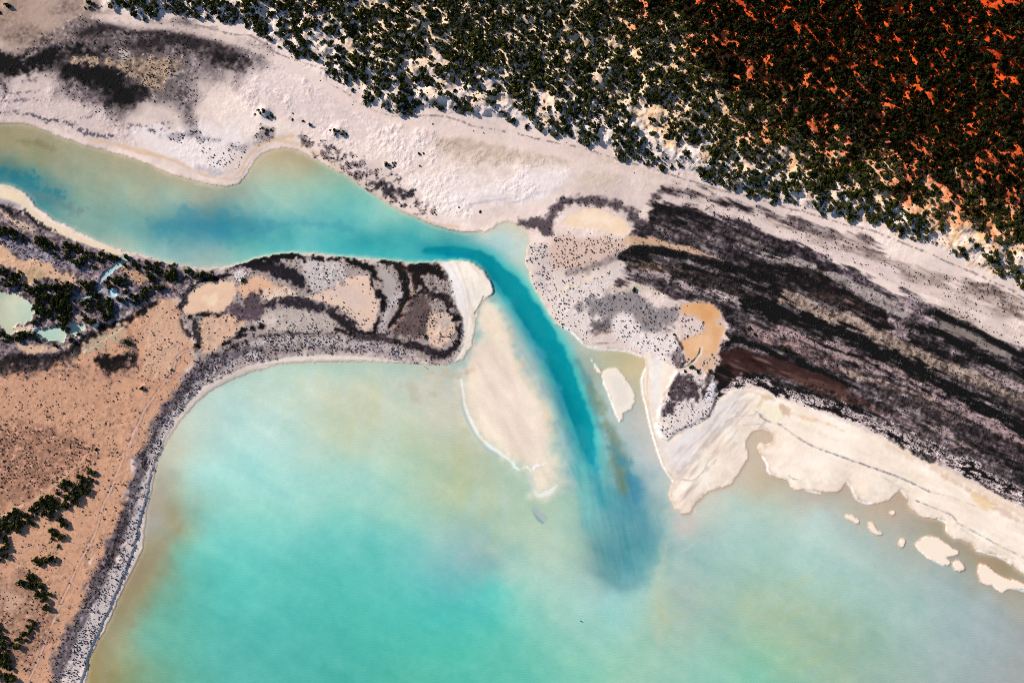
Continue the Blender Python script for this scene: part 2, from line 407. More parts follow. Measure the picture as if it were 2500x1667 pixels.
LS('h 0,200 100,240 280,270 380,340 560,400 680,440 800,520 900,580 1000,610', [14, 18, 26, 30, 32, 32, 34, 30, 18], (170, 162, 160), 7, 4, 10, a=.92, salt=.9, mott=.06)
LS('h 900,490 960,520 1020,590', [14, 18, 10], (190, 176, 178), 8, 5, a=.7, mott=.2)
# mottled bank of the second ridge
LP('g 840,20 1000,10 1200,60 1400,120 1600,170 1792,230 1792,330 1620,260 1500,240 1400,180 1280,170 1100,120 900,95 840,70', (64, 57, 64), 6, 6, 10, a=.85, salt=1.5, mott=.3)
LS('g 1420,30 1560,80 1700,140 1792,180', [8, 14, 12, 10], (120, 112, 112), 6, 5, a=.6, mott=.25)
LS('g 1000,25 1150,80 1350,130', [6, 12, 8], (116, 106, 108), 6, 4, a=.6, mott=.3)
LS('h -60,270 100,300 290,350 330,330 460,410 590,490 640,560 800,640 850,700 900,740', [22, 34, 36, 34, 38, 40, 40, 44, 34, 16], (44, 35, 38), 7, 6, 10, a=.92, mott=.15, salt=1.2)
LS('h 350,470 560,500 700,580', [12, 18, 10], (74, 56, 54), 8, 5, a=.6, mott=.25)
LS('h 60,400 250,480 420,560 580,610 720,650', [6, 9, 10, 12, 10], (18, 14, 17), 5, 5, a=.9)
LS('h 820,690 940,750', [10, 8], (16, 13, 16), 5, 4, a=.9)
LS('g 830,105 950,108 1100,140 1250,180 1400,228 1500,248', [26, 18, 15, 14, 9, 3], (208, 178, 150), 4, 2.5, 10, a=.95, salt=.5, bump=.2)
LS('h 20,440 130,480 200,510 400,590 600,665 800,755 1000,850 1200,955 1400,1045 1600,1120 1792,1200 2000,1290', [14, 34, 36, 36, 38, 34, 34, 40, 36, 30, 26, 24], (154, 138, 127), 5, 4, 10, a=.95, salt=1.3, mott=.06)
LS('h 1200,1000 1400,1080 1600,1160 1792,1240', [14, 22, 22, 20], (80, 70, 70), 10, 6, a=.6, mott=.2)
# dark main ridge
LS('g 760,230 840,190 1000,180 1150,200 1300,240 1440,270 1600,320 1792,390 | h 80,510', [6, 16, 20, 20, 22, 22, 24, 26, 22], (38, 32, 39), 6, 5, 10, a=.92, mott=.15)
LS('g 880,270 1000,290 1120,300 1240,340', [12, 20, 18, 8], (112, 96, 82), 8, 5, a=.75, mott=.25)
LS('g 860,230 1050,245 1200,280 1400,330 1600,390 1792,450', [4, 6, 10, 12, 14, 14], (14, 11, 14), 5, 4, a=.9)
LS('g 1300,350 1450,420 1600,470 1792,540', [18, 30, 32, 30], (62, 53, 54), 10, 7, a=.8, mott=.25)
LS('g 800,330 950,350 1150,390 1300,450 1420,470 1550,520 1650,560', [6, 14, 20, 20, 16, 12, 8], (176, 164, 166), 7, 6, 10, .2, a=.8, salt=2.4, mott=.3)
LS('g 760,380 900,380 1060,430 1180,490 1330,530 1480,600', [8, 18, 26, 26, 22, 16], (74, 64, 70), 8, 6, 10, a=.8, salt=1.8, mott=.3)
LS('h -70,540 0,560 200,620 330,660 440,720 560,735 660,790 750,870 900,930 1050,1000 1200,1080 1350,1140 1500,1250 1650,1360 1792,1460 2000,1600', [36, 40, 40, 36, 34, 34, 40, 36, 36, 36, 38, 36, 46, 50, 50, 50], (15, 12, 15), 6, 7, 10, a=.95, mott=.08)
LS('h 640,860 760,930', [14, 12], (50, 42, 46), 8, 5, a=.6, mott=.3)
# far right upper ridge with its grey pan
LP('h 1200,650 1300,680 1450,740 1600,820 1700,890 1740,940 1690,930 1600,880 1450,830 1330,770 1240,720', (144, 136, 130), 5, 4, 10, a=.95, salt=.2, bump=.3)
LS('h 1020,620 1160,605 1300,655 1450,715 1600,800 1720,860 1850,920', [8, 14, 13, 13, 13, 14, 14], (20, 17, 20), 5, 4, a=.92)
LS('h 960,460 1050,520 1110,590 1020,640 950,700', [14, 22, 24, 22, 14], (84, 74, 80), 9, 6, a=.7, mott=.3, salt=2.)
LS('h 980,700 1150,720 1300,785 1450,870 1600,950 1700,990 1850,1050', [14, 18, 20, 24, 24, 24, 22], (24, 20, 24), 6, 6, a=.88, mott=.18)
LS('h 1000,790 1140,830 1280,900 1400,930', [14, 24, 22, 14], (42, 35, 40), 8, 7, a=.7, mott=.35)
LS('h 1440,960 1560,1010 1700,1090 1850,1150', [10, 20, 24, 20], (168, 152, 154), 8, 6, a=.75, mott=.3, salt=2.)
LS('h 880,650 960,720 900,740', [14, 20, 10], (156, 142, 146), 8, 5, a=.75, mott=.3, salt=2.)
# lilac speckled flats and the lower ridges
LS('h -60,720 0,745 200,755 400,820 600,885 800,965 1000,1055 1200,1180 1400,1285 1600,1390 1792,1500 2000,1620', [26, 32, 26, 22, 24, 24, 24, 26, 24, 22, 22, 22], (174, 152, 154), 8, 5, 10, a=.8, salt=2.4, mott=.2)
LS('h 300,760 500,850 700,920 900,1030 1080,1110 1220,1190', [3, 4, 4, 5, 5, 4], (30, 24, 28), 3, 2.5, 5, a=.85)
LS('h -100,770 100,790 300,860 500,960 700,1010', [16, 24, 28, 26, 14], (136, 114, 115), 9, 5, a=.75, salt=2.2, mott=.2)
LS('h 520,960 600,1010 750,1060 900,1110 1000,1140 1150,1220 1350,1330', [6, 16, 16, 14, 16, 18, 14], (168, 150, 138), 6, 4, a=.85, salt=1.)
LS('h 700,1090 900,1150 1150,1260 1400,1380 1600,1480 1850,1600', [14, 26, 34, 34, 34, 34], (78, 66, 70), 10, 6, a=.75, salt=2., mott=.25)
LS('g 1440,830 1560,790 1700,830 1792,875 | h 100,905 250,950 400,1010 550,1080 640,1110', [10, 16, 16, 14, 14, 14, 12, 12, 8], (16, 12, 15), 5, 4, a=.92, mott=.1)
LS('h 60,920 200,970 350,1030 500,1090 700,1180', [6, 12, 14, 14, 10], (112, 96, 104), 7, 5, a=.7, mott=.3, salt=1.6)
LP('g 1430,900 1520,850 1620,840 1792,890 1900,930 2100,1010 2300,1090 2300,1150 2100,1090 1900,1040 1780,1030 1650,1010 1560,1030 1480,1090 1425,1130', (58, 38, 35), 6, 4, 10, a=.95, salt=.1, mott=.12, bump=.3)
LP('g 1425,1000 1500,960 1520,1050 1440,1130', (24, 16, 17), 9, 5, a=.8)
LS('h 100,1020 250,1065 420,1120 600,1190 760,1250 860,1290', [20, 24, 24, 24, 22, 10], (86, 62, 58), 7, 4, a=.9, salt=.3, mott=.12)
LS('h 760,1230 900,1300 1000,1370 1150,1460 1300,1540', [14, 26, 26, 22, 20], (104, 90, 94), 9, 6, a=.7, mott=.3, salt=2.)
LS('h 930,1270 1050,1330 1250,1430 1450,1540', [8, 12, 10, 8], (190, 168, 162), 6, 5, a=.7, mott=.35, salt=2.2)
# shrub fringe on clean sand above the beach
FRINGE = 'n 1742,975 1756,958 1776,946 1819,928 1850,930 1880,938 1914,956 2003,984 2092,1014 2181,1054 2246,1086 2324,1122 2396,1160 2500,1212 2700,1330'
LS(FRINGE, [8, 8, 12, 18, 18, 18, 20, 30, 34, 36, 36, 36, 36, 38, 40], (240, 226, 226), 5, 3, 10, a=.9, salt=7.5, mott=.3)
_fr = smooth_curve(pts(FRINGE), False, 3)
LS(_fr + np.array([-3, 9]), 7, (36, 30, 36), 3, 4, 5, .1, a=.85, mott=.3)
LS(_fr[8:] + np.array([3, -10]), 8, (30, 25, 30), 3, 4, 5, .1, a=.85, mott=.3)
LS(_fr[12:] + np.array([0, -2]), 4, (44, 37, 42), 3, 4, 5, .4, a=.8, mott=.3)
LS('l 1080,-60 1300,80 1500,170 1700,260 1792,310', 5, (120, 104, 108), 6, 4, a=.0)
wm, mm = mask_poly(MARSH, 8, 5, 20)
TL[wm] *= 1 - mm[..., None] * np.array([.02, .06, .07])
TL[wm] += (mm * (np.clip(STR[wm] - .9, 0, 2) * 26 - np.clip(STR2[wm] - .8, 0, 2) * 14))[..., None] * np.array([1, .9, .92])
NZ = NZ_ISO
SOFT = 1.0
# ------------------------------------------------------------------ orange pans, pink flats and the dark hook east of the bay
LP('g 1160,640 1190,540 1280,520 1440,580 1470,680 1480,760 1440,880 1410,1000 1250,960 1210,900 1180,780', (206, 178, 164), 5, 3, 10, salt=.8, bump=.2)
LP('g 1200,600 1190,550 1260,530 1350,540 1420,570 1450,610 1420,650 1380,680 1340,680 1310,640 1260,610', (220, 168, 122), 3, 1.5, 10, salt=0, bump=.05)
LP('g 1170,630 1230,625 1300,645 1350,695 1320,730 1260,760 1200,775', (220, 198, 192), 4, 2, 10, salt=2.6, bump=.3)
LP('g 1340,690 1400,665 1445,690 1475,740 1450,780 1430,850 1400,890 1330,885 1250,915 1215,895 1190,840 1180,790 1260,760 1340,730', (222, 174, 132), 3, 1.5, 10, salt=0, bump=.05)
LP('g 1270,545 1350,552 1400,590 1380,640 1330,640 1300,610', (208, 150, 98), 9, 4, 10, a=.6)
LP('g 1230,800 1330,760 1400,760 1380,830 1290,860', (232, 190, 152), 10, 4, 10, a=.6)
LP('g 1400,700 1440,720 1430,800 1400,840', (206, 150, 104), 9, 4, 10, a=.5)
LP('g 1320,890 1400,890 1410,960 1400,1010 1330,1000 1260,960', (212, 176, 152), 5, 3, 10, salt=.6)
LS('g 1325,835 1318,870 1285,920 1240,950 1195,970', [3, 6, 6, 6, 5], (228, 210, 190), 2, .5, salt=0)
LS('g 1312,840 1300,880 1260,930 1210,965 1150,972', [1.5, 2.5, 2.5, 3, 3], (40, 36, 44), 1.5, .5, a=.9)
LS('g 1150,770 1185,830 1200,900 1195,950', [5, 4, 5, 6], (44, 36, 42), 3, 2, a=.85)
LP('g 1100,890 1160,860 1195,900 1190,960 1140,950', (92, 78, 82), 5, 4, 10, a=.75, salt=3.2)
HOOK = 'g 1120,1040 1180,1000 1270,1015 1330,1060 1360,1000 1395,1010 1420,1050 1415,1180 1385,1290 1280,1350 1150,1410 1090,1460 1040,1425 1015,1340 1050,1230 1090,1140'
LP(HOOK, (222, 208, 204), 4, 3, 10, salt=2.6)
LP('g 1135,1040 1250,1025 1310,1080 1330,1170 1280,1200 1180,1210 1110,1290 1060,1280 1090,1160', (72, 60, 66), 8, 6, 10, a=.9, salt=1.5, mott=.25)
LP('g 1360,1010 1400,1030 1400,1100 1340,1190 1310,1120', (60, 48, 50), 6, 4, 10, a=.85, mott=.2)
LP('g 1370,1080 1412,1075 1418,1170 1385,1200 1340,1210 1345,1150', (226, 216, 220), 3, 2, 10, salt=3.0)
LS('g 1425,1120 1415,1190 1385,1280 1350,1330', [5, 6, 6, 4], (96, 80, 82), 3, 2, a=.8)
# ------------------------------------------------------------------ beach along the lower right
BEACH = 'n 1562,876 1600,872 1650,900 1640,930 1620,965 1605,1030 1625,1070 1660,1055 1705,1032 1738,1010 1752,978 1790,950 1850,950 1914,975 2003,1004 2092,1042 2181,1085 2246,1116 2324,1152 2396,1190 2500,1246 2900,1460 2900,1640 2700,1530 2500,1420 2200,1250 1900,1200 1640,1280 1560,1000'
LP(BEACH, (247, 231, 216), 4, 2, 10, salt=0, bump=.1)
LP('n 1600,1085 1625,1072 1690,1048 1740,1015 1757,985 1790,962 1830,958 1800,1000 1760,1040 1720,1080 1690,1120 1660,1160 1640,1150', (226, 217, 216), 10, 6, 20, a=.9)
LS('n 1585,895 1602,880 1600,930 1600,990 1606,1050 1625,1095', [6, 24, 24, 22, 18, 10], (232, 226, 224), 6, 2, a=.9)
LS('n 1572,930 1580,985 1590,1045 1608,1100 1640,1160', [6, 9, 8, 6, 3], (244, 232, 214), 3, 1, a=.9)
LS('n 1582,900 1580,960 1590,1030 1604,1085', 2, (205, 172, 140), 1.5, .8, a=.7)
SW = noise(9, 31, 7, -48, beta=2.6)
wb, mb = mask_poly('n 1640,1130 1700,1060 1760,1000 1800,960 1860,960 1880,1020 1850,1060 1820,1100 1780,1180 1690,1220 1640,1200', 20, 8, 20)
TL[wb] -= (mb * np.clip(SW[wb], 0, 3) * 18)[..., None] * np.array([1, 1.05, .95])
LS('n 1650,1170 1670,1140 1700,1120 1720,1090 1770,1040 1800,1010', [3, 12, 14, 12, 10, 6], (196, 184, 178), 7, 3, a=.7)
LS('n 1655,1168 1690,1172 1716,1150 1730,1120', [2, 3, 2, 2], (150, 146, 152), 2, 1, a=.7)
for sp, wd, cc in (('n 1842,1004 1850,1005 1861,1020 1880,1029 1903,1036 1920,1048 1942,1064 1985,1089 2031,1106 2092,1128 2164,1153 2217,1174 2271,1201', [2, 3, 3.5, 4, 3.5, 3, 3, 3, 3, 3.5, 4, 4, 3], (84, 84, 94)),
                   ('n 2271,1201 2320,1212 2380,1235', [2, 1.5, 1], (190, 168, 150)),
                   ('n 2235,1221 2289,1243 2320,1256 2335,1271', [2, 3, 4, 3], (100, 98, 102)), ('n 2335,1275 2396,1307 2449,1336 2500,1361 2700,1470', [2.5, 2.5, 3, 3, 3], (120, 116, 118)),
                   ('n 2345,1290 2420,1335 2500,1375', [1, 1.5, 1], (160, 152, 148)), ('n 1815,1038 1850,1035 1866,1042 1885,1060', [1.5, 3, 2.5, 1], (150, 160, 172)),
                   ('n 1770,1030 1800,1016 1840,1013', [1, 1.6, 1.6], (140, 134, 136)), ('n 2150,1160 2190,1185 2210,1192', [2, 4, 2], (170, 165, 165)),
                   ('n 1925,1160 1935,1168 1948,1170', [1.5, 2, 1.5], (120, 110, 106)), ('n 2217,1200 2205,1192 2198,1194', [2, 3, 2], (130, 128, 134))):
    LS(sp, np.array(wd) * .8, np.array(cc) + 22, 1.6, .8, 5, a=.75)
SWB = noise(14, 33, 6, 27, beta=2.6)
wb, mb = mask_poly('n 1860,1040 1940,1040 2040,1090 2180,1160 2300,1230 2420,1300 2560,1400 2560,1300 2400,1230 2250,1150 2050,1070 1930,1020', 24, 8, 20)
TL[wb] += (mb * np.clip(SWB[wb], -2.5, 1.5) * 6.0)[..., None] * np.array([.8, 1.0, 1.15])
WAB = noise(30, 34, 2, 20, beta=3.2)
wb, mb = mask_poly(BEACH, 6, 2, 10)
TL[wb] += (mb * np.clip(WAB[wb], -2, 2) * 4.5)[..., None] * np.array([.7, 1.0, 1.15])
for sp, wd, cc in (('n 1640,1150 1690,1075 1740,1030 1790,985 1850,975', 5, (214, 200, 188)), ('n 1660,1165 1705,1100 1760,1045 1800,1022', 4, (206, 196, 190)), ('n 1700,1130 1750,1075 1800,1040 1835,1030', 3, (224, 214, 204)),
                   ('n 1690,1180 1745,1120 1790,1070 1820,1050', 4, (232, 216, 196)), ('n 1720,1150 1770,1100 1810,1066', 2.5, (196, 186, 180)), ('n 1790,985 1765,1010 1740,1028', 2, (250, 238, 224)), ('n 1830,962 1800,975 1775,998', 2, (250, 240, 226)),
                   ('n 1880,1000 1900,1010 1960,1040 2040,1075', 4, (232, 214, 196)), ('n 1900,1055 1960,1090 2040,1125 2120,1155 2200,1190', 3, (232, 218, 200)), ('n 2190,1140 2260,1165 2340,1200 2420,1245 2500,1290', 3, (240, 222, 204)),
                   ('n 2280,1235 2340,1262 2420,1300 2500,1345', 3, (234, 216, 196)), ('n 2240,1120 2300,1150 2360,1180 2440,1225 2500,1262', 4, (222, 196, 180))):
    LS(sp, wd, cc, 4, 2, 10, a=.55)
LP('n 1845,1000 1862,985 1890,985 1905,1010 1900,1030 1875,1025', (244, 230, 206), 5, 3, 10, a=.9)
LS('n 1850,990 1870,968 1890,978', [6, 16, 5], (214, 188, 160), 5, 2, a=.85)
LP('n 1902,984 1918,990 1930,1006 1926,1018 1912,1008', (206, 180, 154), 4, 2, 10, a=.9)
LS('n 1925,1008 1960,1018 2010,1030 2060,1052', [6, 7, 6, 3], (226, 194, 162), 4, 2, a=.8)
LS('n 1790,958 1830,955 1860,964', [3, 5, 3], (216, 192, 168), 4, 1.5, a=.7)
LS('n 2160,1085 2260,1130 2340,1165 2420,1215 2500,1258 2700,1360', [8, 14, 16, 20, 22, 22], (226, 200, 178), 10, 4, a=.8)
LS('n 2300,1160 2380,1205 2450,1250 2500,1285', [4, 10, 12, 10], (208, 178, 160), 7, 3, a=.7)
LP('n 2370,1205 2430,1230 2400,1240', (230, 196, 150), 5, 2, a=.7)
LS('n 2390,1236 2412,1233 2435,1236', 2, (246, 226, 190), 1.5, .6, a=.8)
LP('n 1862,1078 1870,1060 1884,1068 1884,1084', (238, 226, 208), 4, 2, 10, a=0)
# ------------------------------------------------------------------ peninsula between creek and lagoon
PEN = ('n 455,700 500,668 560,656 610,642 666,627 735,624 815,628 906,638 1013,648 1066,648 1090,662 1105,690 1112,740 1125,765 1128,830 1115,865 1090,884 1063,886 1035,876 1006,882 941,872 870,864 '
       '799,862 727,864 670,874 620,886 570,900 530,920 490,948 452,985 420,1030 398,1070 380,1120 330,1120 350,1080 400,1000 440,940 470,880 470,820 440,790 430,750')
LP(PEN, (164, 148, 144), 6, 4, 10, salt=2.0, bump=1.)
LP('f 300,230 560,240 620,330 560,400 400,480 360,440 360,370 300,290', (196, 185, 185), 8, 5, 10, a=.9, salt=1.6)
LP('f 40,590 250,560 520,600 560,700 400,730 100,720 0,690', (190, 175, 169), 9, 6, 10, a=.8, salt=1.5)
LP('f 0,640 120,620 200,640 100,690 0,690', (214, 196, 190), 8, 4, 10, a=.8, salt=1.)
LP('e 1250,560 1290,470 1400,400 1560,370 1620,420 1610,470 1560,560 1520,590 1300,610', (224, 188, 162), 4, 2, 10, salt=0, bump=.1)
LP('e 1400,500 1470,460 1490,510 1440,540', (240, 218, 192), 7, 3, 10, a=.6)
LP('e 1600,430 1650,400 1730,360 1792,345 | f 60,350 130,400 245,440 160,470 0,510 -60,500', (216, 172, 144), 5, 3, 10, salt=.6, bump=.3)
LP('f 60,460 240,440 300,490 200,510 20,520', (222, 196, 178), 5, 4, 10, salt=1.8)
LP('e 1380,650 1520,600 1680,660 1600,760 1500,840 1390,880 1340,760', (208, 170, 146), 5, 4, 10, salt=.8, mott=.1)
LP('f 600,400 700,355 790,345 835,430 858,500 858,590 832,680 760,725 700,640 600,590 520,540 340,492 480,455', (220, 190, 172), 4, 4, 10, salt=.7, bump=.2)
LP('f 520,470 640,410 780,470 760,560 640,540', (206, 184, 178), 14, 5, 20, a=.6, salt=0)
LP('f 640,580 760,640 720,700 660,650', (205, 180, 166), 8, 4, a=.6, salt=2.6)
LP('f 860,310 900,300 935,330 958,390 965,470 935,550 900,535 885,430', (168, 158, 156), 4, 2, 10, salt=0, bump=.1)
LP('f 1020,440 1085,420 1110,450 1060,560 1010,690 930,710 1000,560', (184, 156, 138), 5, 3, 10, salt=1.6)
LP('f 1130,490 1210,500 1200,570 1160,580 1130,540', (170, 150, 142), 6, 4, 10, salt=1.8)
LP('f 900,560 1010,400 1040,440 1030,520 960,580 900,700 860,720', (186, 174, 176), 7, 4, 10, a=.8, salt=2.)
LP('f 1060,480 1200,480 1200,700 1130,760 960,760 940,700 1040,600', (92, 74, 74), 9, 5, 10, a=.8, salt=2.4, mott=.25)
LP('f 1210,605 1310,588 1372,640 1378,720 1320,800 1260,830 1190,790 1190,700', (218, 186, 166), 4, 3, 10, salt=2.6)
LP('f 1240,620 1310,610 1350,680 1300,730', (190, 172, 164), 9, 3, 10, a=.7, salt=.6)
for sp, wd, cc in (('f 0,250 100,228 220,212 320,214 345,240', [8, 12, 14, 12, 5], (24, 20, 28)), ('f 340,215 450,225 545,235', [6, 8, 6], (32, 27, 34)),
                   ('f 20,275 150,305 270,355 330,410 370,450', [22, 32, 34, 28, 14], (42, 38, 50)),
                   ('f 590,230 700,258 800,300 830,350 870,380', [10, 18, 18, 12, 5], (24, 19, 25)), ('f 740,240 880,255', [5, 5], (40, 34, 40)),
                   ('f 800,370 812,420 840,460 880,500 885,545 860,620 830,700 805,750', [6, 9, 10, 12, 12, 9, 10, 14], (26, 20, 26)),
                   ('f 900,245 1000,290 1035,400 1045,470 1010,560 960,640 930,690', [14, 20, 18, 18, 15, 16, 12], (40, 33, 38)),
                   ('f 1000,300 1080,290 1110,380 1100,480', [8, 22, 18, 8], (62, 40, 38)),
                   ('f 1090,290 1180,300 1270,310 1340,370', [26, 32, 26, 12], (40, 26, 28)), ('f 1110,360 1160,420 1120,470', [18, 20, 10], (46, 32, 34)),
                   ('f 1160,450 1250,470 1340,540 1390,610 1412,710 1385,820 1300,890 1240,900', [20, 22, 16, 10, 9, 12, 14, 10], (50, 41, 46)),
                   ('f 1270,585 1340,595 1380,640 1380,710', [4, 6, 6, 4], (22, 16, 20)),
                   ('f 80,545 250,520 400,550 520,580 580,565', [14, 24, 22, 20, 10], (56, 48, 58)), ('f 0,540 60,545', [8, 6], (40, 34, 40)),
                   ('f 560,620 620,660 680,730 700,750', [18, 28, 24, 14], (50, 42, 50)), ('f 560,710 680,745 820,745', [6, 14, 10], (44, 36, 40)),
                   ('f 0,690 70,695', [9, 8], (28, 22, 28)),
                   ('f 0,762 120,755 250,742 400,742 560,745', [5, 6, 6, 4, 3], (26, 20, 26)), ('f 680,765 800,772 920,780 1000,800', [12, 16, 16, 10], (70, 60, 66)),
                   ('f 980,800 1100,830 1220,860 1280,880', [10, 16, 18, 12], (56, 46, 52)),
                   ('e 1690,262 1640,270 1560,340 1400,370 1300,440 1250,530 1220,600 1240,690 1300,745', [18, 16, 18, 14, 14, 12, 13, 15, 16], (34, 31, 41)),
                   ('e 1700,290 1760,260 1830,255', [8, 16, 10], (38, 34, 44)),
                   ('e 1310,625 1400,605 1500,612', [10, 9, 8], (32, 25, 31)), ('e 1330,640 1340,720 1370,770 1340,860', [10, 20, 16, 8], (60, 50, 54)),
                   ('e 1640,735 1720,700 1792,690', [8, 12, 12], (34, 27, 36)), ('e 1520,830 1600,770 1700,740', [8, 9, 5], (40, 34, 40)),
                   ('e 1792,780 1680,800 1560,850 1450,900', [7, 8, 8, 10], (40, 32, 40))):
    LS(sp, wd, cc, 4, 3.5, 10, a=.95, mott=.08, salt=1.2)
LP('e 1550,580 1700,490 1792,470 1792,640 1690,650 1600,610', (84, 68, 78), 6, 5, 10, a=.85, salt=1.6, mott=.25)
LP('e 1600,310 1650,290 1680,330 1650,380 1610,370', (206, 196, 200), 4, 3, 10, salt=1.8)
LP('e 1050,490 1200,420 1330,390 1250,500 1200,510 1100,500', (92, 82, 92), 10, 6, 10, a=.8, salt=1.6, mott=.2)
LS('f 0,800 250,790 500,790 720,830 880,850 1000,870 1100,900', [24, 30, 30, 24, 20, 14, 10], (196, 183, 184), 7, 5, 10, a=.75, salt=5., mott=.15)
LS('f 0,880 200,850 400,838 620,850 800,850 950,870', [16, 10, 6, 6, 6, 4], (96, 84, 92), 5, 4, 10, .1, a=.8, salt=4.0)
# white spit at its tip
LP('f 1270,260 1400,246 1475,252 1540,300 1590,350 1640,440 1660,500 1580,560 1530,600 1500,720 1480,830 1430,905 1360,950 1400,860 1430,780 1430,640 1390,560 1350,420 1330,330', (242, 230, 217), 4, 2, 10, salt=0, bump=.05)
LP('f 1290,270 1340,270 1430,420 1440,540 1400,560 1350,420', (232, 226, 226), 7, 3, 10, a=.8)
SPN = noise(7, 41, 6, 78, beta=2.4)
wb, mb = mask_poly('f 1360,260 1500,300 1570,450 1520,600 1470,800 1430,860 1430,640 1400,450', 12, 4, 10)
TL[wb] -= (mb * np.clip(SPN[wb], -.5, 2.5) * 8)[..., None] * np.array([1, 1.1, 1.2])
for sp, wd, cc in (('f 1380,250 1420,330 1455,440 1470,560 1455,660 1450,760', 3, (206, 196, 190)), ('f 1340,262 1385,350 1430,450 1450,560 1440,640', 3, (214, 208, 208)),
                   ('f 1440,250 1500,330 1545,420 1562,480', 2.5, (250, 238, 222)), ('f 1480,262 1540,330 1590,400', 2, (214, 192, 168)), ('f 1530,600 1505,690 1492,790 1455,870 1390,930', 3, (206, 188, 168)),
                   ('f 1505,620 1480,720 1462,810 1420,890', 2, (196, 180, 164)), ('f 1560,500 1540,580 1512,680 1500,760', 4, (250, 238, 222)), ('f 1470,300 1510,400 1530,500 1520,580', 5, (246, 236, 226))):
    LS(sp, wd, cc, 2.5, 1, a=.6)
LS('f 1567,485 1545,540 1505,605', [3, 4, 3], (120, 108, 100), 1.6, .8, a=.8)
# lagoon shore strip of saltbush, its wrack line and the beach below it
LS('n 640,857 589,864 543,879 500,907 464,939 429,975 396,1011 371,1050 354,1086 352,1128 337,1178 322,1225 300,1278 276,1328 252,1382 226,1436 200,1486 176,1536 152,1586 130,1643 60,1867',
   [26, 34, 44, 52, 54, 50, 46, 42, 40, 40, 44, 44, 56, 62, 62, 62, 62, 62, 66, 66, 66], (104, 94, 101), 8, 5, 10, a=.95, salt=4.5, bump=1., mott=.12)
LS('n 640,866 580,882 530,905 492,935 455,975 420,1020 395,1062 378,1100 366,1150 354,1200 338,1250 324,1310 302,1375 274,1430 245,1490 216,1550 194,1610 172,1670 110,1867',
   [12, 14, 16, 16, 16, 16, 16, 16, 18, 22, 26, 30, 34, 36, 36, 36, 36, 36, 36], (200, 187, 187), 6, 4, 10, a=.8, salt=6.0, mott=.15)
LS('n 470,920 440,950 410,985 385,1025', [16, 24, 22, 16], (92, 82, 92), 8, 5, a=.7, mott=.25)
LS('n 305,1240 290,1290 265,1340 240,1390 214,1440 188,1490 160,1560 140,1620', [6, 18, 18, 22, 20, 18, 14, 14], (98, 84, 90), 9, 6, a=.75, mott=.25)
LS('n 311,1258 285,1330 262,1380', [8, 10, 8], (70, 56, 64), 7, 4, a=.7, mott=.2)
LS('n 640,896 600,908 564,922 529,940 496,961 468,988 443,1017 418,1052 400,1080', [16, 20, 20, 20, 18, 18, 16, 12, 8], (212, 196, 186), 3, 1, 10, a=.95, salt=0, bump=.1)
LS('n 640,900 600,911 566,926 530,944 498,966 470,993 445,1022', [3, 4, 4, 4, 4, 3, 2], (176, 178, 186), 2, .6, a=.8)
LS('n 630,898 590,908 556,925 520,944 490,966', 2, (160, 146, 140), 1.5, .8, a=.5)
LS('n 640,890 727,876 799,873 870,875 941,880 1000,887', [10, 12, 12, 10, 8, 4], (226, 214, 204), 3, 1, a=.95, salt=0, bump=.1)
LS('n 640,893 700,884 760,881 830,879 900,879', [3, 2, 2, 2, 1], (178, 158, 146), 1.5, .6, a=.6)
LS('n 400,1083 388,1112 374,1160 362,1210 353,1262 346,1308 334,1350 304,1420 272,1486 240,1552 219,1600 204,1660 150,1860', [6, 7, 7, 8, 9, 12, 9, 7, 7, 7, 7, 7, 7], (216, 200, 190), 2.5, .8, a=1, salt=0, bump=.1)
# ------------------------------------------------------------------ western plain
PLAIN = ('n -300,880 60,895 140,872 200,838 260,800 310,775 370,735 420,725 440,770 446,810 470,830 470,870 430,960 395,1000 360,1060 335,1110 318,1180 300,1240 272,1300 242,1370 206,1450 170,1530 130,1620 60,1867 -300,1867')
LP(PLAIN, (199, 152, 124), 10, 5, 20, salt=.55, bump=.7)
w, m = mask_poly(PLAIN, 12, 5, 20)
TL[w] *= 1 - (m * (.34 * SS(.9, 2.0, NZ[5][w]) + .05 * np.clip(NZ[10][w], -1, 2)))[..., None]
LP('n 370,735 420,730 440,780 460,830 440,880 400,920 360,900 350,820', (208, 170, 146), 14, 6, 20, a=.7, salt=1.2, bump=1.)
LP('n -300,1060 60,1030 200,1060 260,1110 210,1150 150,1190 80,1240 -300,1300', (156, 115, 96), 26, 14, 20, a=.8, salt=2.6, mott=.2)
LP('n -300,930 60,925 250,920 300,960 280,1020 120,1010 -300,1040', (192, 146, 120), 24, 10, 20, a=.6, salt=.7)
LS('n 0,900 100,905 220,915 280,925', [26, 30, 26, 14], (150, 112, 98), 16, 8, a=.5)
LP('n -300,1400 60,1400 130,1440 120,1560 40,1640 -300,1700', (146, 112, 96), 22, 10, 20, a=.65, salt=1.6, mott=.2)
LP('n 10,1440 50,1445 60,1470 20,1485', (205, 168, 146), 8, 4, a=.7)
LP('e 590,775 720,715 835,690 840,760 700,830 560,890 470,930 500,850', (182, 162, 138), 8, 5, 10, a=.9, salt=.6)
LS('e 560,850 640,840 720,810', [6, 12, 6], (150, 136, 122), 8, 4, a=.6)
LS('n -100,862 -10,870 54,873 118,876 161,860 200,830 250,800 304,782 339,764 385,735', [64, 60, 50, 36, 28, 22, 20, 18, 16, 14], (28, 23, 29), 9, 5, a=.95, mott=.12, salt=.8)
LS('n -100,890 20,893 90,897 150,882 200,862', [24, 24, 22, 18, 8], (66, 54, 58), 13, 6, a=.75, mott=.2, salt=1.5)
LP('e 645,930 700,900 800,880 880,870 930,890 935,940 880,985 780,1005 700,980', (24, 17, 20), 7, 4, 10, a=.95, mott=.12)
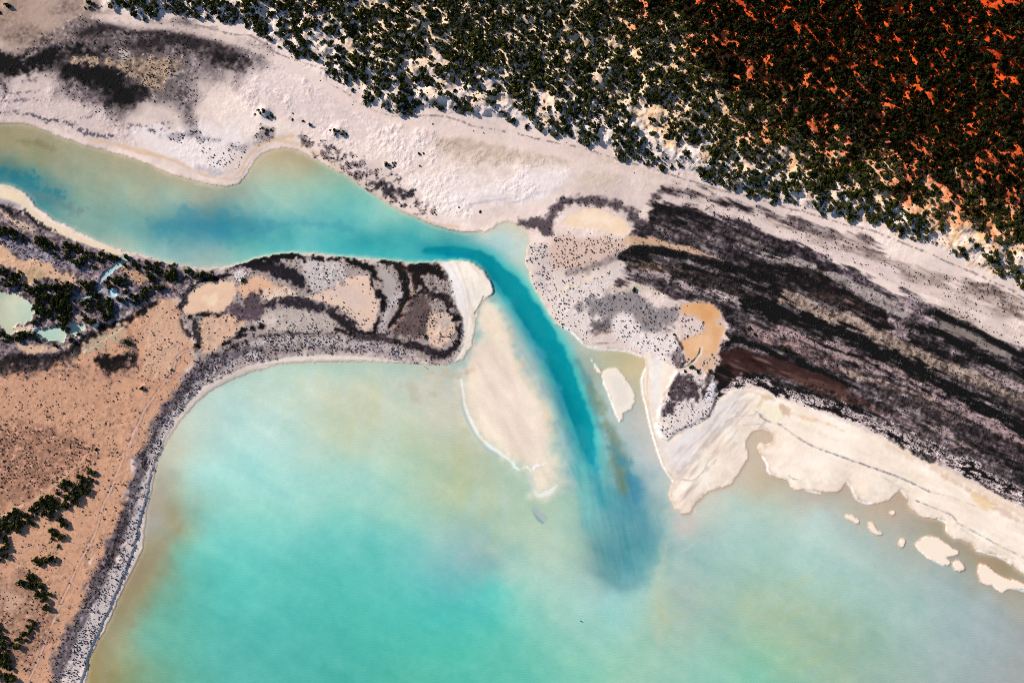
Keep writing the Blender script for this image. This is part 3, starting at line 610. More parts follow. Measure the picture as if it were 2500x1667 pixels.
LP('e 760,945 840,930 870,955 800,975', (66, 50, 50), 5, 3, 10, a=.8, mott=.3)
LP('e 860,790 900,760 930,800 950,870 900,870 850,830', (104, 84, 80), 7, 5, 10, a=.7, salt=2., mott=.3)
LS('e 620,980 760,1030 900,990 960,940', [10, 14, 14, 8], (140, 108, 98), 12, 5, a=.6, salt=1.4)
for off, cc in ((-3.4, (134, 103, 100)), (3.4, (134, 103, 100)), (0, (216, 180, 160))):
    tr = pts('e 1330,845 1270,860 1220,900 1195,960 1185,1010 1130,1070 1060,1170 1000,1250 945,1370 915,1420 890,1500 840,1568 | i 850,20 800,150 760,260 720,330 690,430 650,560 540,760 480,900 430,1000 370,1150 300,1330 250,1450 190,1568')
    LS(tr + np.array([off, off * .4]), 2.4 if off else 3.0, cc, 1.6, .8, 10, a=.7)
LS('i 1000,-170 930,-60 880,40 850,130 770,330', [4, 5, 5, 5, 4], (176, 146, 136), 3, 1, a=.5)
LS('i 650,690 630,740', [4, 6], (226, 214, 212), 4, 2, a=.9)
LS('i 580,40 430,170 250,310 120,370 0,440', [6, 7, 7, 7, 7], (226, 180, 150), 4, 2, a=.7, salt=.3)
# ------------------------------------------------------------------ mangrove corner
MCOR = 'n -300,490 0,478 40,508 90,540 140,566 200,590 260,612 300,630 339,627 411,648 500,661 590,652 560,664 500,676 455,700 425,725 375,735 330,760 290,780 240,790 200,820 150,860 60,862 -300,862'
LP(MCOR, (124, 108, 112), 5, 3, 10, salt=1.0, bump=1.)
LP('n -300,452 0,453 30,460 60,480 85,515 120,540 170,565 230,592 290,614 296,622 250,610 190,590 140,568 100,552 80,530 60,512 0,492 -300,482', (228, 208, 182), 3, 2, 10, salt=0, bump=.1)
LP('a -100,1370 60,1370 130,1400 140,1425 60,1420 -100,1410', (150, 144, 152), 6, 4, a=.85)
LS('a -80,1390 20,1415 70,1440 100,1475 160,1440 200,1470 250,1520 310,1555 370,1580', [4, 8, 10, 5, 6, 9, 9, 8, 3], (30, 26, 34), 3, 2.5, 5, a=.9, salt=3.)
LS('a 0,1440 80,1500 160,1540 230,1580', [6, 10, 14, 10], (224, 196, 168), 5, 2, a=.8)
LS('e 20,15 110,60 260,110 400,180 470,215', [10, 14, 14, 10, 6], (226, 198, 170), 5, 2, a=.0)
LP('e 20,50 100,80 200,120 330,180 450,220 600,290 640,330 500,300 360,260 250,240 120,200 60,150 0,110', (134, 126, 140), 6, 4, 10, a=.85, salt=5.)
LP('e -80,150 40,150 110,220 180,250 260,240 350,265 370,300 350,330 420,320 500,345 505,380 430,390 380,370 300,365 240,370 230,420 180,430 130,360 115,310 40,280 -80,260', (208, 168, 140), 3, 3, 10, salt=.3, mang=0)
LP('e 150,310 260,300 320,345 260,375 170,350', (180, 152, 120), 5, 3, 10, a=.8)
LP('e 830,300 920,290 990,350 1010,400 940,400 880,330', (196, 152, 124), 4, 3, 10, a=.9)
LP('e 1140,400 1200,380 1180,410', (206, 170, 150), 3, 2, 10, a=.9)
LP('e 700,430 790,420 830,480 780,510 720,490', (160, 160, 172), 5, 3, 10, a=.9, salt=.4)
LP('e 850,480 960,460 940,560 860,600 780,590', (116, 116, 132), 8, 5, 10, a=.8)
LP('e 150,810 330,830 480,815 450,840 330,870 200,880 150,860', (206, 172, 146), 4, 3, 10, a=.95, salt=.3)
LP('e 460,620 560,600 640,640 620,690 560,660 500,700 450,690', (190, 158, 150), 5, 4, 10, a=.8, salt=.6)
LS('e 686,385 688,420 684,460', [3, 4, 3], (240, 206, 160), 1.5, .5, a=.95)
LS('e 265,640 275,610 320,585', [4, 5, 3], (216, 200, 198), 2, 1, a=.9)
LS('e 225,700 250,720 260,740', [5, 8, 4], (214, 210, 216), 3, 2, a=.9)
LP('e 100,690 200,682 225,690 215,720 120,735', (226, 200, 176), 3, 2, 10, a=.95)
# ------------------------------------------------------------------ dunes
pale = np.array([228, 209, 203], np.float32)
peach = np.array([232, 190, 152], np.float32)
red = np.array([216, 78, 32], np.float32)
dm = SS(-6, 6, TOE_SD)[..., None]
tp = SS(-190, -60, RED_SD + 20 * NZ[20])[..., None]
inl = SS(20, 150, TOE_SD + 30 * NZ[20])[..., None]
dcol = pale * (1 - inl) + np.array([230, 198, 170], np.float32) * inl
dcol = dcol * (1 - tp) + peach * tp
tr_ = (SS(-90, 60, RED_SD + 16 * NZ[10]) * (.78 + .22 * SS(60, 220, RED_SD)))[..., None]
dcol = dcol * (1 - tr_) + (red + 14 * NZ[20][..., None] * np.array([1, .8, .3])) * tr_
TL = TL * (1 - dm) + dcol * dm
D_SALT *= (1 - dm[..., 0])
D_SALT += dm[..., 0] * .35 * SS(160, 20, TOE_SD)
BUMP = BUMP * (1 - dm[..., 0]) + .9 * dm[..., 0]
CLU = noise(60, 51, 2.2, 30, beta=2.6)
CL2 = noise(22, 52, 1.6, 35, beta=2.6)
CL3 = noise(20, 53, 2.4, 24, beta=2.6)
D_DUNE = np.clip(.46 + .42 * SS(60, 240, TOE_SD) + .18 * CLU + .26 * CL2 - .12 * SS(1200, 760, GX) * SS(60, 120, TOE_SD) + .3 * SS(-90, 10, RED_SD), .03, 1.0) * SS(0, 8, TOE_SD)
D_DUNE *= 1 - SS(-40, 30, RED_SD) * SS(.95, 1.5, CL3) * .9 * SS(10, 60, RED_SD)
for blot in ('n 1010,60 1060,40 1090,70 1050,90', 'n 1515,300 1600,290 1620,330 1560,350', 'n 1640,360 1720,370 1770,400 1720,410', 'n 1290,225 1370,235 1360,265 1300,250', 'n 1880,425 1930,400 1920,440', 'n 640,20 700,10 690,50 660,70'):
    w, m = mask_poly(blot, 8, 8, 20)
    D_DUNE[w] *= 1 - .75 * m
D_DUNE[:, :] *= np.where(GX < 640, np.where((GX > 270), 1.0, .05 + .7 * SS(-40, -90, GY)), 1)
# wrack lines along the toe of the dunes
WR = 'n 446,54 500,68 571,86 607,87 640,104 666,125 706,143 756,159 790,170 797,180 799,198 820,214 849,230 877,254 906,268 941,280 977,286 1031,284 1074,284 1120,295 1156,309 1209,318 1260,327 1294,336 1365,352 1419,362 1472,379 1526,395 1579,409 1626,423 1665,438 1704,448 1758,466 1800,474 1847,486 1914,507 1967,520 2031,540 2074,552 2124,563 2174,582 2217,600 2271,621 2317,643 2378,668 2431,693 2467,707 2500,729 2700,820'
LS(WR, 2.0, (112, 96, 96), 1.6, 1.2, 5, -1.1, a=.9)
LS(np.array(pts('n 1750,452 1830,474 1930,502 2010,526 2100,550')) + np.array([0, -8]), 1.8, (130, 112, 112), 1.5, 1.5, 5, .1, a=.8)
# broad smooth track below the dunes
LS('n 230,40 330,62 446,72 571,104 640,130 720,165 790,205 850,248 930,285 1031,305 1150,330 1260,350 1400,385 1540,425 1680,465', [14, 22, 20, 18, 18, 20, 24, 24, 20, 18, 22, 24, 22, 16, 10], (226, 204, 196), 8, 3, a=.75, salt=.05, bump=.15)
# tyre tracks curving over the flat
for off in (-2.3, 2.3):
    c_ = np.array(pts('n 985,425 1010,420 1028,408 1045,392 1062,375 1082,358 1105,347 1130,341'))
    LS(c_ + np.array([off * .7, off * .7]), 1.8, (176, 156, 150), 1.3, .4, a=.7)
    c_ = np.array(pts('n 1090,350 1115,352 1130,362 1145,365 1165,358 1178,347'))
    LS(c_ + np.array([off * .2, off]), 1.6, (160, 140, 130), 1.3, .4, a=.6)
    LS(np.array(pts('n 960,420 1000,412 1030,396')) + np.array([off * .5, off]), 1.6, (190, 170, 164), 1.3, .4, a=.5)
# beach rim directly above the water everywhere
rim = SS(14, 3, WSD) * (WSD > 0) * (pond < .2)
rimcol = np.array([232, 214, 190], np.float32)
rk = (rim * SS(300, 520, GX + 0 * GY) * .6)[..., None]
TL = TL * (1 - rk * .0) + 0
dampk = (SS(30, 2, WSD + 9 * NZ[20] + 4 * NZ[10]) * (WSD > 0) * ((GX > 1560) & (GY > 880)) * .55)[..., None]
TL = TL * (1 - dampk) + np.array([228, 208, 190]) * dampk
wet = SS(7, 1.0, WSD + 1.5 * NZ[10]) * (WSD > 0) * .8
TL *= (1 - .10 * wet[..., None] * np.array([.9, 1.0, 1.1]))
for w, m in POND[:0]:
    pass
# grain and mottling
fl = (NZ[5] * 3.5 + NZ[10] * 2.2) * (.4 + .6 * BUMP)
TL += fl[..., None] * np.array([1, .96, .94])

nd = 1 - dm
lum = TL.mean(2, keepdims=True)
rough_ = SS(.3, .7, BUMP)[..., None] * nd
gain_ = 1 + rough_ * SS(150, 105, lum) * ((lum - 120) * .24 / np.maximum(lum, 12)) - rough_ * SS(165, 110, lum) * .03
gain_ = gain_ * (1 + rough_ * SS(165, 110, lum) * SS(25, 60, lum) * (.20 * NZ[5] + .08 * NZ[10])[..., None])
TL = TL * np.clip(gain_, .45, 1.5)
TL = np.clip(TL, 6, 252)

# ------------------------------------------------------------------ colours seen through the water
CP = """20,330,156,146,112 100,335,166,152,122 100,365,142,142,108 60,400,135,155,128 15,432,52,118,125 60,445,62,130,136 90,470,50,128,138 140,478,84,140,142 150,505,90,145,140 200,420,150,165,140
300,420,165,165,135 250,390,165,160,130 400,440,172,165,135 500,470,172,170,142 300,480,135,170,155 430,490,150,185,170 470,545,55,138,158 540,555,46,140,158 390,560,75,150,155 300,570,110,170,165
230,560,110,160,150 180,530,118,165,155 350,612,130,182,176 450,635,138,180,178 520,640,142,178,174 630,415,192,186,158 700,385,178,166,132 760,400,175,165,130 740,430,172,184,155 660,470,165,200,180
720,510,134,196,185 800,470,122,190,176 850,490,97,185,178 780,535,105,186,184 620,550,62,155,168 700,575,52,160,166 800,595,60,175,180 900,590,36,160,166 1000,585,32,160,166 1000,615,62,178,180
900,540,110,195,190 980,540,125,198,188 640,605,85,178,176 720,605,104,190,190 1060,570,80,182,180 580,600,75,165,165 560,630,140,185,178
1060,610,22,150,168 1120,605,20,148,160 1150,590,110,185,185 1190,575,200,205,190 1240,560,202,202,184 1270,600,196,210,200 1230,595,180,208,204 1265,645,186,200,186 1230,625,150,195,195 1280,690,140,195,190 1170,672,70,165,180 1195,690,120,185,185
1215,735,150,195,190 1240,790,150,185,185 1270,850,165,190,185 1290,900,160,185,180 1330,960,150,185,182 1365,1040,140,185,180 1380,1100,130,190,185 1385,1180,160,195,175 1395,1250,160,195,180 1390,1130,100,185,190
1370,830,120,185,185 1400,840,165,180,170 1430,850,190,192,172 1480,865,186,182,152 1530,875,192,180,142 1550,905,198,184,142 1450,905,158,172,160 1430,920,128,158,150 1470,990,170,190,182 1495,1050,165,188,186 1540,1060,180,188,184 1560,1000,196,192,180 1560,1120,178,190,188 1520,1100,150,180,182
1590,1130,190,195,192 1600,1200,168,188,186 1590,1250,132,172,174 1575,1180,118,165,175
1530,1300,72,146,156 1470,1340,92,152,156 1500,1395,80,146,152 1530,1420,86,156,162 1540,1270,70,145,162 1555,1200,80,150,170 1480,1280,96,165,172 1440,1210,112,185,182 1440,1270,108,178,178 1590,1330,88,152,160 1570,1390,96,165,172 1455,1380,112,164,164 1560,1440,130,190,192
1440,1420,160,195,185 1420,1330,165,195,175 1500,1450,150,200,196 1610,1400,165,195,175 1612,1450,178,198,172 1620,1520,168,190,162 1600,1570,150,195,175 1600,1620,140,195,178
1640,1290,190,198,190 1680,1280,196,192,182 1700,1350,150,188,184 1760,1230,196,205,190 1800,1250,180,205,196 1750,1450,142,182,172 1850,1500,152,182,160 1900,1470,158,184,160 1950,1350,170,200,190 2000,1270,184,205,200 2100,1400,166,195,186 2200,1500,160,188,180 2050,1550,152,180,158
1950,1560,150,180,156 1900,1600,132,186,160 2000,1650,135,180,162 2300,1600,160,178,174 2450,1550,160,168,170 2480,1650,155,160,160 2400,1470,165,175,175 1700,1600,132,190,180 1850,1640,112,190,170 1660,1440,150,178,178 1680,1520,145,180,172
1860,1180,198,180,152 1880,1220,190,196,176 1840,1130,204,188,166 2000,1220,190,176,160 2150,1260,186,170,150 2200,1285,174,168,158 2290,1300,160,150,130 2350,1350,160,150,132 2440,1385,150,136,110 2250,1300,168,160,144 2120,1320,178,188,180 2300,1400,166,176,172 1850,1070,200,182,160
450,1090,198,202,180 450,1140,188,205,186 600,950,188,212,198 700,930,196,214,196 800,950,204,212,190 880,960,205,208,182 800,1010,198,208,182 850,1060,200,206,170 700,1050,195,221,207 560,1010,184,216,206 500,1160,166,214,204 620,1100,180,222,212 750,1150,178,217,202 900,1150,180,216,198
1000,1000,202,208,186 1050,940,208,202,180 1090,980,208,202,184 1000,1100,190,205,166 1080,1080,196,200,160 1100,1130,190,196,150 1140,1100,196,196,155 1120,1230,184,200,156 1050,1200,184,200,162 1200,1230,184,200,168 1250,1300,186,204,168 1280,1390,178,208,192
1190,1370,116,176,178 1170,1395,120,180,180 1120,1350,125,185,188 1050,1320,132,196,192 1000,1290,132,205,192 900,1300,106,200,192 800,1300,102,200,192 700,1250,138,212,202 600,1250,128,208,198 500,1300,120,202,190 450,1350,102,192,176 700,1400,88,196,186
900,1450,76,190,180 1050,1500,66,190,182 1200,1440,86,202,194 800,1600,72,182,172 600,1600,76,180,172 450,1550,86,182,166 350,1550,108,180,160 1000,1650,76,186,166 1200,1600,82,190,172 1300,1500,112,196,182 1400,1550,136,200,186 1500,1500,140,205,200 1350,1450,155,205,190 1450,1620,116,195,176 1550,1650,140,196,176
410,1180,182,178,148 420,1250,160,154,122 385,1350,150,145,112 340,1420,152,142,106 300,1500,152,146,112 260,1580,152,150,112 262,1650,140,140,95 440,1290,150,155,122 455,1210,172,190,165 370,1290,180,174,152 330,1440,150,142,106 300,1560,140,160,130 480,1250,130,185,172 420,1420,105,170,150 360,1480,115,165,140
30,-100,200,190,170 -150,350,150,145,110 -150,430,60,120,125 2650,1650,150,155,155 2650,1500,155,155,140 1250,1830,80,185,170 500,1830,80,175,160 2000,1830,140,175,160 200,1830,140,140,100 2500,1830,150,158,158
30,740,202,204,178 60,780,186,204,180 60,720,204,202,176 30,800,198,196,172 120,820,176,206,192 190,800,196,206,180 277,714,200,240,250 290,640,176,190,176 250,680,150,186,200 210,725,150,190,210 300,625,176,186,166"""
cp = np.array([[float(v) for v in t.split(',')] for t in CP.split()])
P2, V = cp[:, :2], cp[:, 2:].copy()
_y = (V[:, 2] < 172) & (V[:, 0] > 172) & (P2[:, 1] > 900) & (P2[:, 0] < 1330)
V[_y, 2] += 10
V[_y, 0] -= 3
_m = (P2[:, 0] > 1640) & (P2[:, 1] > 1240)
V[_m] += np.array([6, 5, 2])
D = np.sqrt(((P2[:, None] - P2[None]) ** 2).sum(-1) + 90)
wts = np.linalg.solve(D - 8.0 * np.eye(len(P2)), V - V.mean(0))
st = 6
cxs, cys = xs[::st], ys[::st]
A, B = np.meshgrid(np.append(cxs, cxs[-1] + ST * st), np.append(cys, cys[-1] + ST * st))
acc = np.zeros(A.shape + (3,))
for n_ in range(len(P2)):
    acc += np.sqrt((A - P2[n_, 0]) ** 2 + (B - P2[n_, 1]) ** 2 + 90)[..., None] * wts[n_]
acc = np.clip(acc + V.mean(0), 12, 235)
# bilinear, with the lookup itself nudged about so that no contour is perfectly smooth
wx, wy = 6 * NZ[50] + 2 * NZ[20], 6 * np.roll(NZ[50], (211, 307), (0, 1)) + 2 * np.roll(NZ[20], (97, 59), (0, 1))
fx = np.clip((GX + wx - X0) / (ST * st), 0, A.shape[1] - 1.001)
fy = np.clip((GY + wy - Y0) / (ST * st), 0, A.shape[0] - 1.001)
ix, iy = fx.astype(int), fy.astype(int)
tx, ty = (fx - ix)[..., None], (fy - iy)[..., None]
acc += np.array([16, 5, 2]) * SS(175, 130, acc[..., :1]) + np.array([-3, 3, 5]) * SS(130, 175, acc[..., :1])
TW[:] = (acc[iy, ix] * (1 - tx) + acc[iy, ix + 1] * tx) * (1 - ty) + (acc[iy + 1, ix] * (1 - tx) + acc[iy + 1, ix + 1] * tx) * ty
# deep channel and its margins
WS('n 1120,606 1160,622 1205,655 1250,705 1290,762 1330,830 1362,900 1388,960 1410,1020 1425,1080 1436,1130', [30, 40, 60, 74, 84, 90, 92, 92, 96, 96, 70], (98, 184, 182), 18, 4, a=.75)
WS('n 1040,612 1090,612 1140,622 1190,645 1245,702 1288,760 1330,828 1364,894 1392,958 1416,1020 1434,1080 1446,1128', [10, 24, 34, 46, 58, 62, 62, 58, 52, 52, 40, 8], (0, 139, 152), 6, 2, a=.97)
WS('n 1425,1070 1440,1120 1452,1170 1470,1230', [40, 36, 30, 20], (34, 152, 164), 22, 4, a=.55)
WS('n 1405,1050 1415,1130 1425,1210 1440,1290', [14, 22, 24, 16], (84, 178, 186), 16, 4, a=.45)
WS('n 1205,690 1245,745 1285,812 1325,880 1358,950 1380,1020', [6, 9, 10, 10, 10, 8], (66, 186, 196), 6, 2, a=.7)
WS('n 1510,1090 1540,1160 1562,1240 1580,1310', [10, 20, 26, 16], (84, 148, 170), 20, 4, a=.45)
WS('n 1448,1190 1462,1260 1478,1330', [6, 10, 6], (130, 192, 188), 10, 3, a=.35)
WS('n 1090,617 1150,624', [6, 8], (6, 118, 152), 6, 2, a=.7)
WS('n 1265,775 1300,830 1335,890 1362,950 1380,1010 1400,1070', [6, 10, 14, 16, 18, 14], (70, 165, 182), 6, 3, a=.6)
WS('n 1290,850 1320,905 1345,960', [4, 8, 4], (110, 190, 190), 4, 2, a=.5)
WS('n 1240,760 1280,850 1320,940 1350,1020 1378,1100 1390,1200', [16, 26, 26, 24, 24, 16], (160, 190, 190), 12, 5, a=.5)
WS('n 1255,745 1290,830 1330,900 1372,1000 1390,1080', [8, 14, 14, 12, 8], (84, 150, 168), 8, 5, a=.45)
WS('n 1410,880 1432,930 1450,990 1468,1050 1490,1110', [8, 14, 16, 12, 8], (88, 146, 150), 8, 4, a=.8)
WS('n 1440,945 1462,985 1482,1035 1500,1085 1516,1140 1522,1190', [6, 16, 18, 28, 40, 30], (112, 134, 108), 12, 4, 20, a=.7, mott=.05)
WS('n 1480,1060 1506,1110 1540,1160 1556,1215', [4, 14, 26, 26], (72, 142, 164), 10, 5, a=.75)
WS('n 1470,1090 1478,1150 1500,1220 1512,1240', [10, 16, 10, 4], (96, 168, 166), 9, 4, a=.6)
WS('n 1440,1110 1455,1140 1460,1160', [10, 12, 6], (20, 146, 172), 12, 4, 20, a=.5)
WS('n 1450,1165 1465,1180 1455,1200', [10, 10, 5], (70, 146, 166), 10, 4, 20, a=.3)
WS('n 1424,1140 1430,1200 1436,1270', [6, 12, 10], (128, 200, 190), 8, 3, a=.4)
# tongue of the plume
WP('n 1440,1300 1480,1255 1540,1230 1590,1240 1624,1290 1622,1340 1604,1390 1560,1425 1518,1436 1476,1418 1448,1370', (88, 158, 166), 46, 6, 50, a=.5)
FLW = noise(9, 64, 9, 76, beta=2.4)
wf_, mf_ = mask_poly('n 1395,1060 1450,1100 1500,1120 1560,1180 1610,1280 1610,1370 1560,1430 1480,1420 1430,1340 1405,1220', 40, 8, 50)
TW[wf_] += (mf_ * np.clip(FLW[wf_], -2.2, 2.2) * 3.2)[..., None] * np.array([1.3, .8, .7])
FL2 = noise(7, 65, 10, 62, beta=2.4)
wf_, mf_ = mask_poly('n 1200,700 1260,760 1330,880 1390,1000 1420,1120 1400,1240 1375,1180 1350,1060 1300,930 1250,820', 18, 5, 20)
TW[wf_] += (mf_ * np.clip(FL2[wf_], -2.2, 2.2) * 3.5)[..., None] * np.array([1.5, .8, .7])
SIL = noise(34, 66, 7, 32, beta=2.6)
TW += (np.clip(SIL, -2, 2) * 2.2 * SS(0, 60, -WSD))[..., None] * np.array([1.2, .8, .5])
WS('n 1470,1400 1500,1425 1535,1432 1560,1418', [8, 20, 22, 10], (84, 138, 148), 16, 4, a=.4)
WS('n 1625,1235 1632,1290 1622,1360 1606,1420 1603,1480 1606,1560', [6, 8, 16, 26, 32, 20], (184, 202, 182), 12, 4, a=.45)
WS('n 1612,1470 1618,1510', [16, 18], (176, 190, 156), 12, 4, a=.35)
WS('n 1640,1240 1650,1280 1680,1295 1690,1265', [10, 14, 12, 8], (198, 190, 186), 9, 4, a=.7)
WS('n 1655,1348 1680,1340 1695,1325', [2, 4, 2], (190, 205, 200), 3, 1, a=.5)
WS('n 1696,1232 1697,1250', [3, 3], (236, 216, 192), 2, .6, a=.8)
# shoals west of the channel, pale under a hand of water
WP(SHOAL, (238, 228, 208), 30, 6, 20, a=.95)
WP('n 1180,725 1205,738 1227,784 1246,830 1252,880 1235,860 1210,820 1180,800 1166,770', (242, 228, 206), 9, 4, 20, a=.8)
WP('n 1150,850 1200,830 1250,890 1250,930 1190,910 1150,900', (226, 212, 196), 12, 6, 20, a=.7)
WP('n 1190,900 1240,910 1290,960 1310,1030 1330,1090 1290,1110 1240,1080 1200,1030 1170,960', (230, 216, 205), 24, 6, 20, a=.6)
SHN = noise(18, 61, 4, 62, beta=2.8)
ws_, ms_ = mask_poly(SHOAL, 14, 6, 20)
TW[ws_] += (ms_ * SHN[ws_] * 3.5)[..., None] * np.array([1, 1, .95])
WS('n 1126,925 1130,955 1137,995 1151,1030 1169,1062 1190,1084 1218,1103 1252,1130', [2, 5, 4, 4, 5, 6, 6, 5], (250, 244, 240), 2, 1, a=.95)
WS('n 1124,975 1134,1010 1150,1045 1168,1074 1190,1097 1216,1114', [2, 3, 3, 4, 5, 4], (150, 186, 194), 3, 1.5, a=.6)
WS('n 1252,1130 1258,1142 1270,1146 1283,1140 1297,1146 1308,1138 1330,1131', [5, 4, 5, 4, 5, 3, 2], (250, 248, 248), 2, 1.5, 5, a=.95)
WS('n 1304,1196 1311,1209 1328,1206 1345,1198 1358,1186', [5, 9, 11, 10, 4], (250, 244, 238), 4, 1, a=.95)
WS('n 1295,1165 1300,1185 1306,1205', [8, 8, 4], (196, 206, 206), 6, 2, a=.6)
WP('n 1300,1240 1312,1240 1338,1262 1334,1272 1320,1272 1306,1258', (180, 190, 190), 4, 1.5, 10, a=.9)
WS('n 1298,1242 1310,1262 1326,1276', [3, 4, 3], (120, 160, 172), 3, 1, a=.7)
WS('n 1305,1222 1318,1236', [10, 6], (206, 200, 180), 6, 3, a=.6)
WS('n 1243,790 1252,850 1266,900 1300,950 1330,1000 1350,1060', [8, 10, 8, 8, 8, 8], (222, 210, 178), 8, 3, a=.5)
WS('n 1262,862 1276,886 1288,900', [4, 6, 4], (220, 190, 140), 5, 2, a=.6)
# tan swirls near the tip of the peninsula
WS('n 1085,905 1115,915 1150,905', [5, 12, 6], (200, 178, 152), 8, 4, 10, a=.6)
WS('n 1020,905 1080,915 1120,925 1140,905', [3, 4, 6, 3], (196, 176, 150), 4, 3, 10, a=.5)
WS('n 980,940 1010,950 1005,975 1060,960', [8, 14, 10, 6], (186, 184, 166), 9, 5, 10, a=.6)
TN = noise(26, 71, 3, 100, beta=2.6)
wt_, mt_ = mask_poly('n 640,910 900,900 1100,900 1110,1000 1130,1080 1200,1180 1280,1260 1250,1330 1100,1270 1000,1160 900,1130 760,1100 640,1000', 50, 20, 50)
TW[wt_] += (mt_ * np.clip(TN[wt_], -1, 2.5) * 3.2)[..., None] * np.array([.1, -.3, -1.2])
TN2 = noise(11, 72, 5, -28, beta=2.6)
wt_, mt_ = mask_poly('n 1640,1430 1800,1380 2000,1400 2150,1480 2150,1667 1900,1700 1700,1560', 60, 20, 50)
TW[wt_] += (mt_ * np.clip(TN2[wt_], -1, 2.5) * 1.6)[..., None] * np.array([.7, -.3, -1.5])
# weed bed off the western shore
WS('n 448,1275 430,1295 400,1320 375,1360 350,1395 325,1440', [8, 12, 14, 20, 24, 18], (150, 142, 116), 14, 5, 20, a=.55, mott=.05)
WS('n 300,1480 280,1540 262,1610 255,1667', [18, 18, 18, 16], (150, 148, 116), 14, 5, 20, a=.5)
WS('n 40,345 100,350 140,366', [4, 12, 4], (128, 120, 82), 8, 4, 10, a=.6)
WS('n 0,425 50,432 90,455 150,480', [22, 24, 26, 8], (44, 122, 134), 10, 7, 10, a=.7, mott=.15)
WS('n 60,470 110,480 160,505 200,520', [10, 16, 18, 8], (104, 128, 130), 10, 6, 10, a=.5, mott=.1)
WP('n 370,545 420,525 500,530 560,520 640,540 640,565 560,580 470,570 400,570', (52, 138, 160), 18, 10, 20, a=.45)
WS('n 640,552 760,545 860,560', [14, 8, 4], (58, 150, 172), 10, 6, a=.4)
WS('n 420,640 480,645 540,646', [6, 10, 6], (176, 186, 184), 8, 4, a=.5)
# pale submerged shelf along most shores
shelf = SS(-12, -1, WSD) * (pond < .1)
fr = (GX > 1660) & (GY > 1020)
tanw = np.where(fr[..., None], np.array([196, 178, 156]), np.array([206, 200, 176]))
k_ = shelf * np.where((GX < 1300) & (GY < 740) & (GX > 380), .55, np.where(fr, .75, .35))
TW = TW * (1 - k_[..., None]) + tanw * k_[..., None]
WS('n 205,1655 214,1612 232,1570 257,1524 282,1470 304,1420 322,1384 345,1340', 3, (170, 186, 196), 2, 1, a=.0)
WS('n 2225,1340 2245,1348 2262,1362 2284,1374 2310,1384', [2, 3, 4, 3, 1], (232, 240, 246), 2, .8, a=.0)
# bright foam-white drop-off lines on the sheltered edges
for sp in ('n 1862,1116 1873,1132 1874,1148 1884,1160', 'n 1970,1196 1990,1201 2003,1203', 'n 2068,1176 2080,1195 2090,1216 2108,1227 2128,1228', 'n 2200,1197 2214,1216', 'n 2290,1266 2310,1275',
           'n 2385,1343 2412,1351 2440,1359 2468,1376', 'n 2237,1331 2258,1354 2284,1369 2304,1380', 'n 2424,1427 2436,1438 2448,1445', 'n 1473,930 1484,960 1496,992 1512,1028', 'n 1447,882 1464,908',
           'n 1575,900 1566,925 1568,960 1576,992 1585,1035 1602,1092 1618,1138 1642,1174', 'n 1370,798 1392,808 1408,824 1428,842 1456,851 1492,853 1534,858 1562,869', 'n 2460,1434 2485,1438 2530,1452'):
    WS(sp, 4.5, (250, 247, 244), 2, .6, 5, a=.9)
    LS(sp, 4.5, (252, 249, 247), 2, .6, 5, a=.9)
# the bar that lies dry, the ponds
TW += ((FBM * 1.2 + NZ[50] * 1.6 + NZ[20] * 1.4 + NZ[10] * .8)[..., None]) * np.array([1.2, .8, .7])
for w, m in [mask_poly(s_, 3, 1.5, 10) for s_ in ISLETS[:7]]:
    put(TL, (w, m), (244, 226, 208), bump=.1, salt=0)
for w, m in [mask_poly(s_, 3, 1.5, 10) for s_ in ISLETS[7:]]:
    put(TL, (w, m), (236, 226, 212), bump=.1, salt=0)
put(TL, mask_poly('n 1490,920 1515,915 1530,950 1530,985 1510,990 1500,960', 6, 3, 10), (226, 216, 206), a=.8)

BUMP *= (.35 + .8 * SS(-.9, 1.3, NZ[50] + .6 * NZ[20])) * (.15 + .85 * SS(8, 34, WSD))
# ------------------------------------------------------------------ heights and bed depths
lin = lambda t: np.where(t <= .04045, t / 12.92, ((np.clip(t, 0, None) + .055) / 1.055) ** 2.4)
AR = np.array([0.60, 0.097, 0.023])         # absorption of the water per metre
K = 3.05                                    # mean light path, down and up, per metre of depth
LW = lin(np.clip(TW, 2, 252) / 255.)
sand_r = .62 * E_SUN[0]
depth = np.clip(np.log(sand_r / np.clip(LW[..., 0], 1e-4, None)) / (AR[0] * K), .03, 2.6)
isdry = land | (isl > .5)
edge = np.clip(-WSD, 0, 12) / 12.
depth = np.where(pond > .5, .12 + 0 * depth, np.minimum(depth, .06 + 2.6 * edge))
_g = np.exp(-2 * (math.pi * 14) ** 2 * (_FX ** 2 + _FY ** 2))
depth = np.clip(np.minimum(np.fft.irfft2(np.fft.rfft2(np.where(isdry, .03, depth)) * _g, s=(NY, NX)), .05 + 2.6 * edge), .03, 2.6)
alb_w = LW / E_SUN / np.exp(-AR * K * depth[..., None]) * np.array([1.16, 1.08, 1.08])
alb_l = lin(np.clip(TL, 3, 252) / 255.) / E_SUN * 1.07
ALB = np.where(isdry[..., None], alb_l, alb_w)
ALB = np.clip(ALB, .004, .86).astype(np.float32)

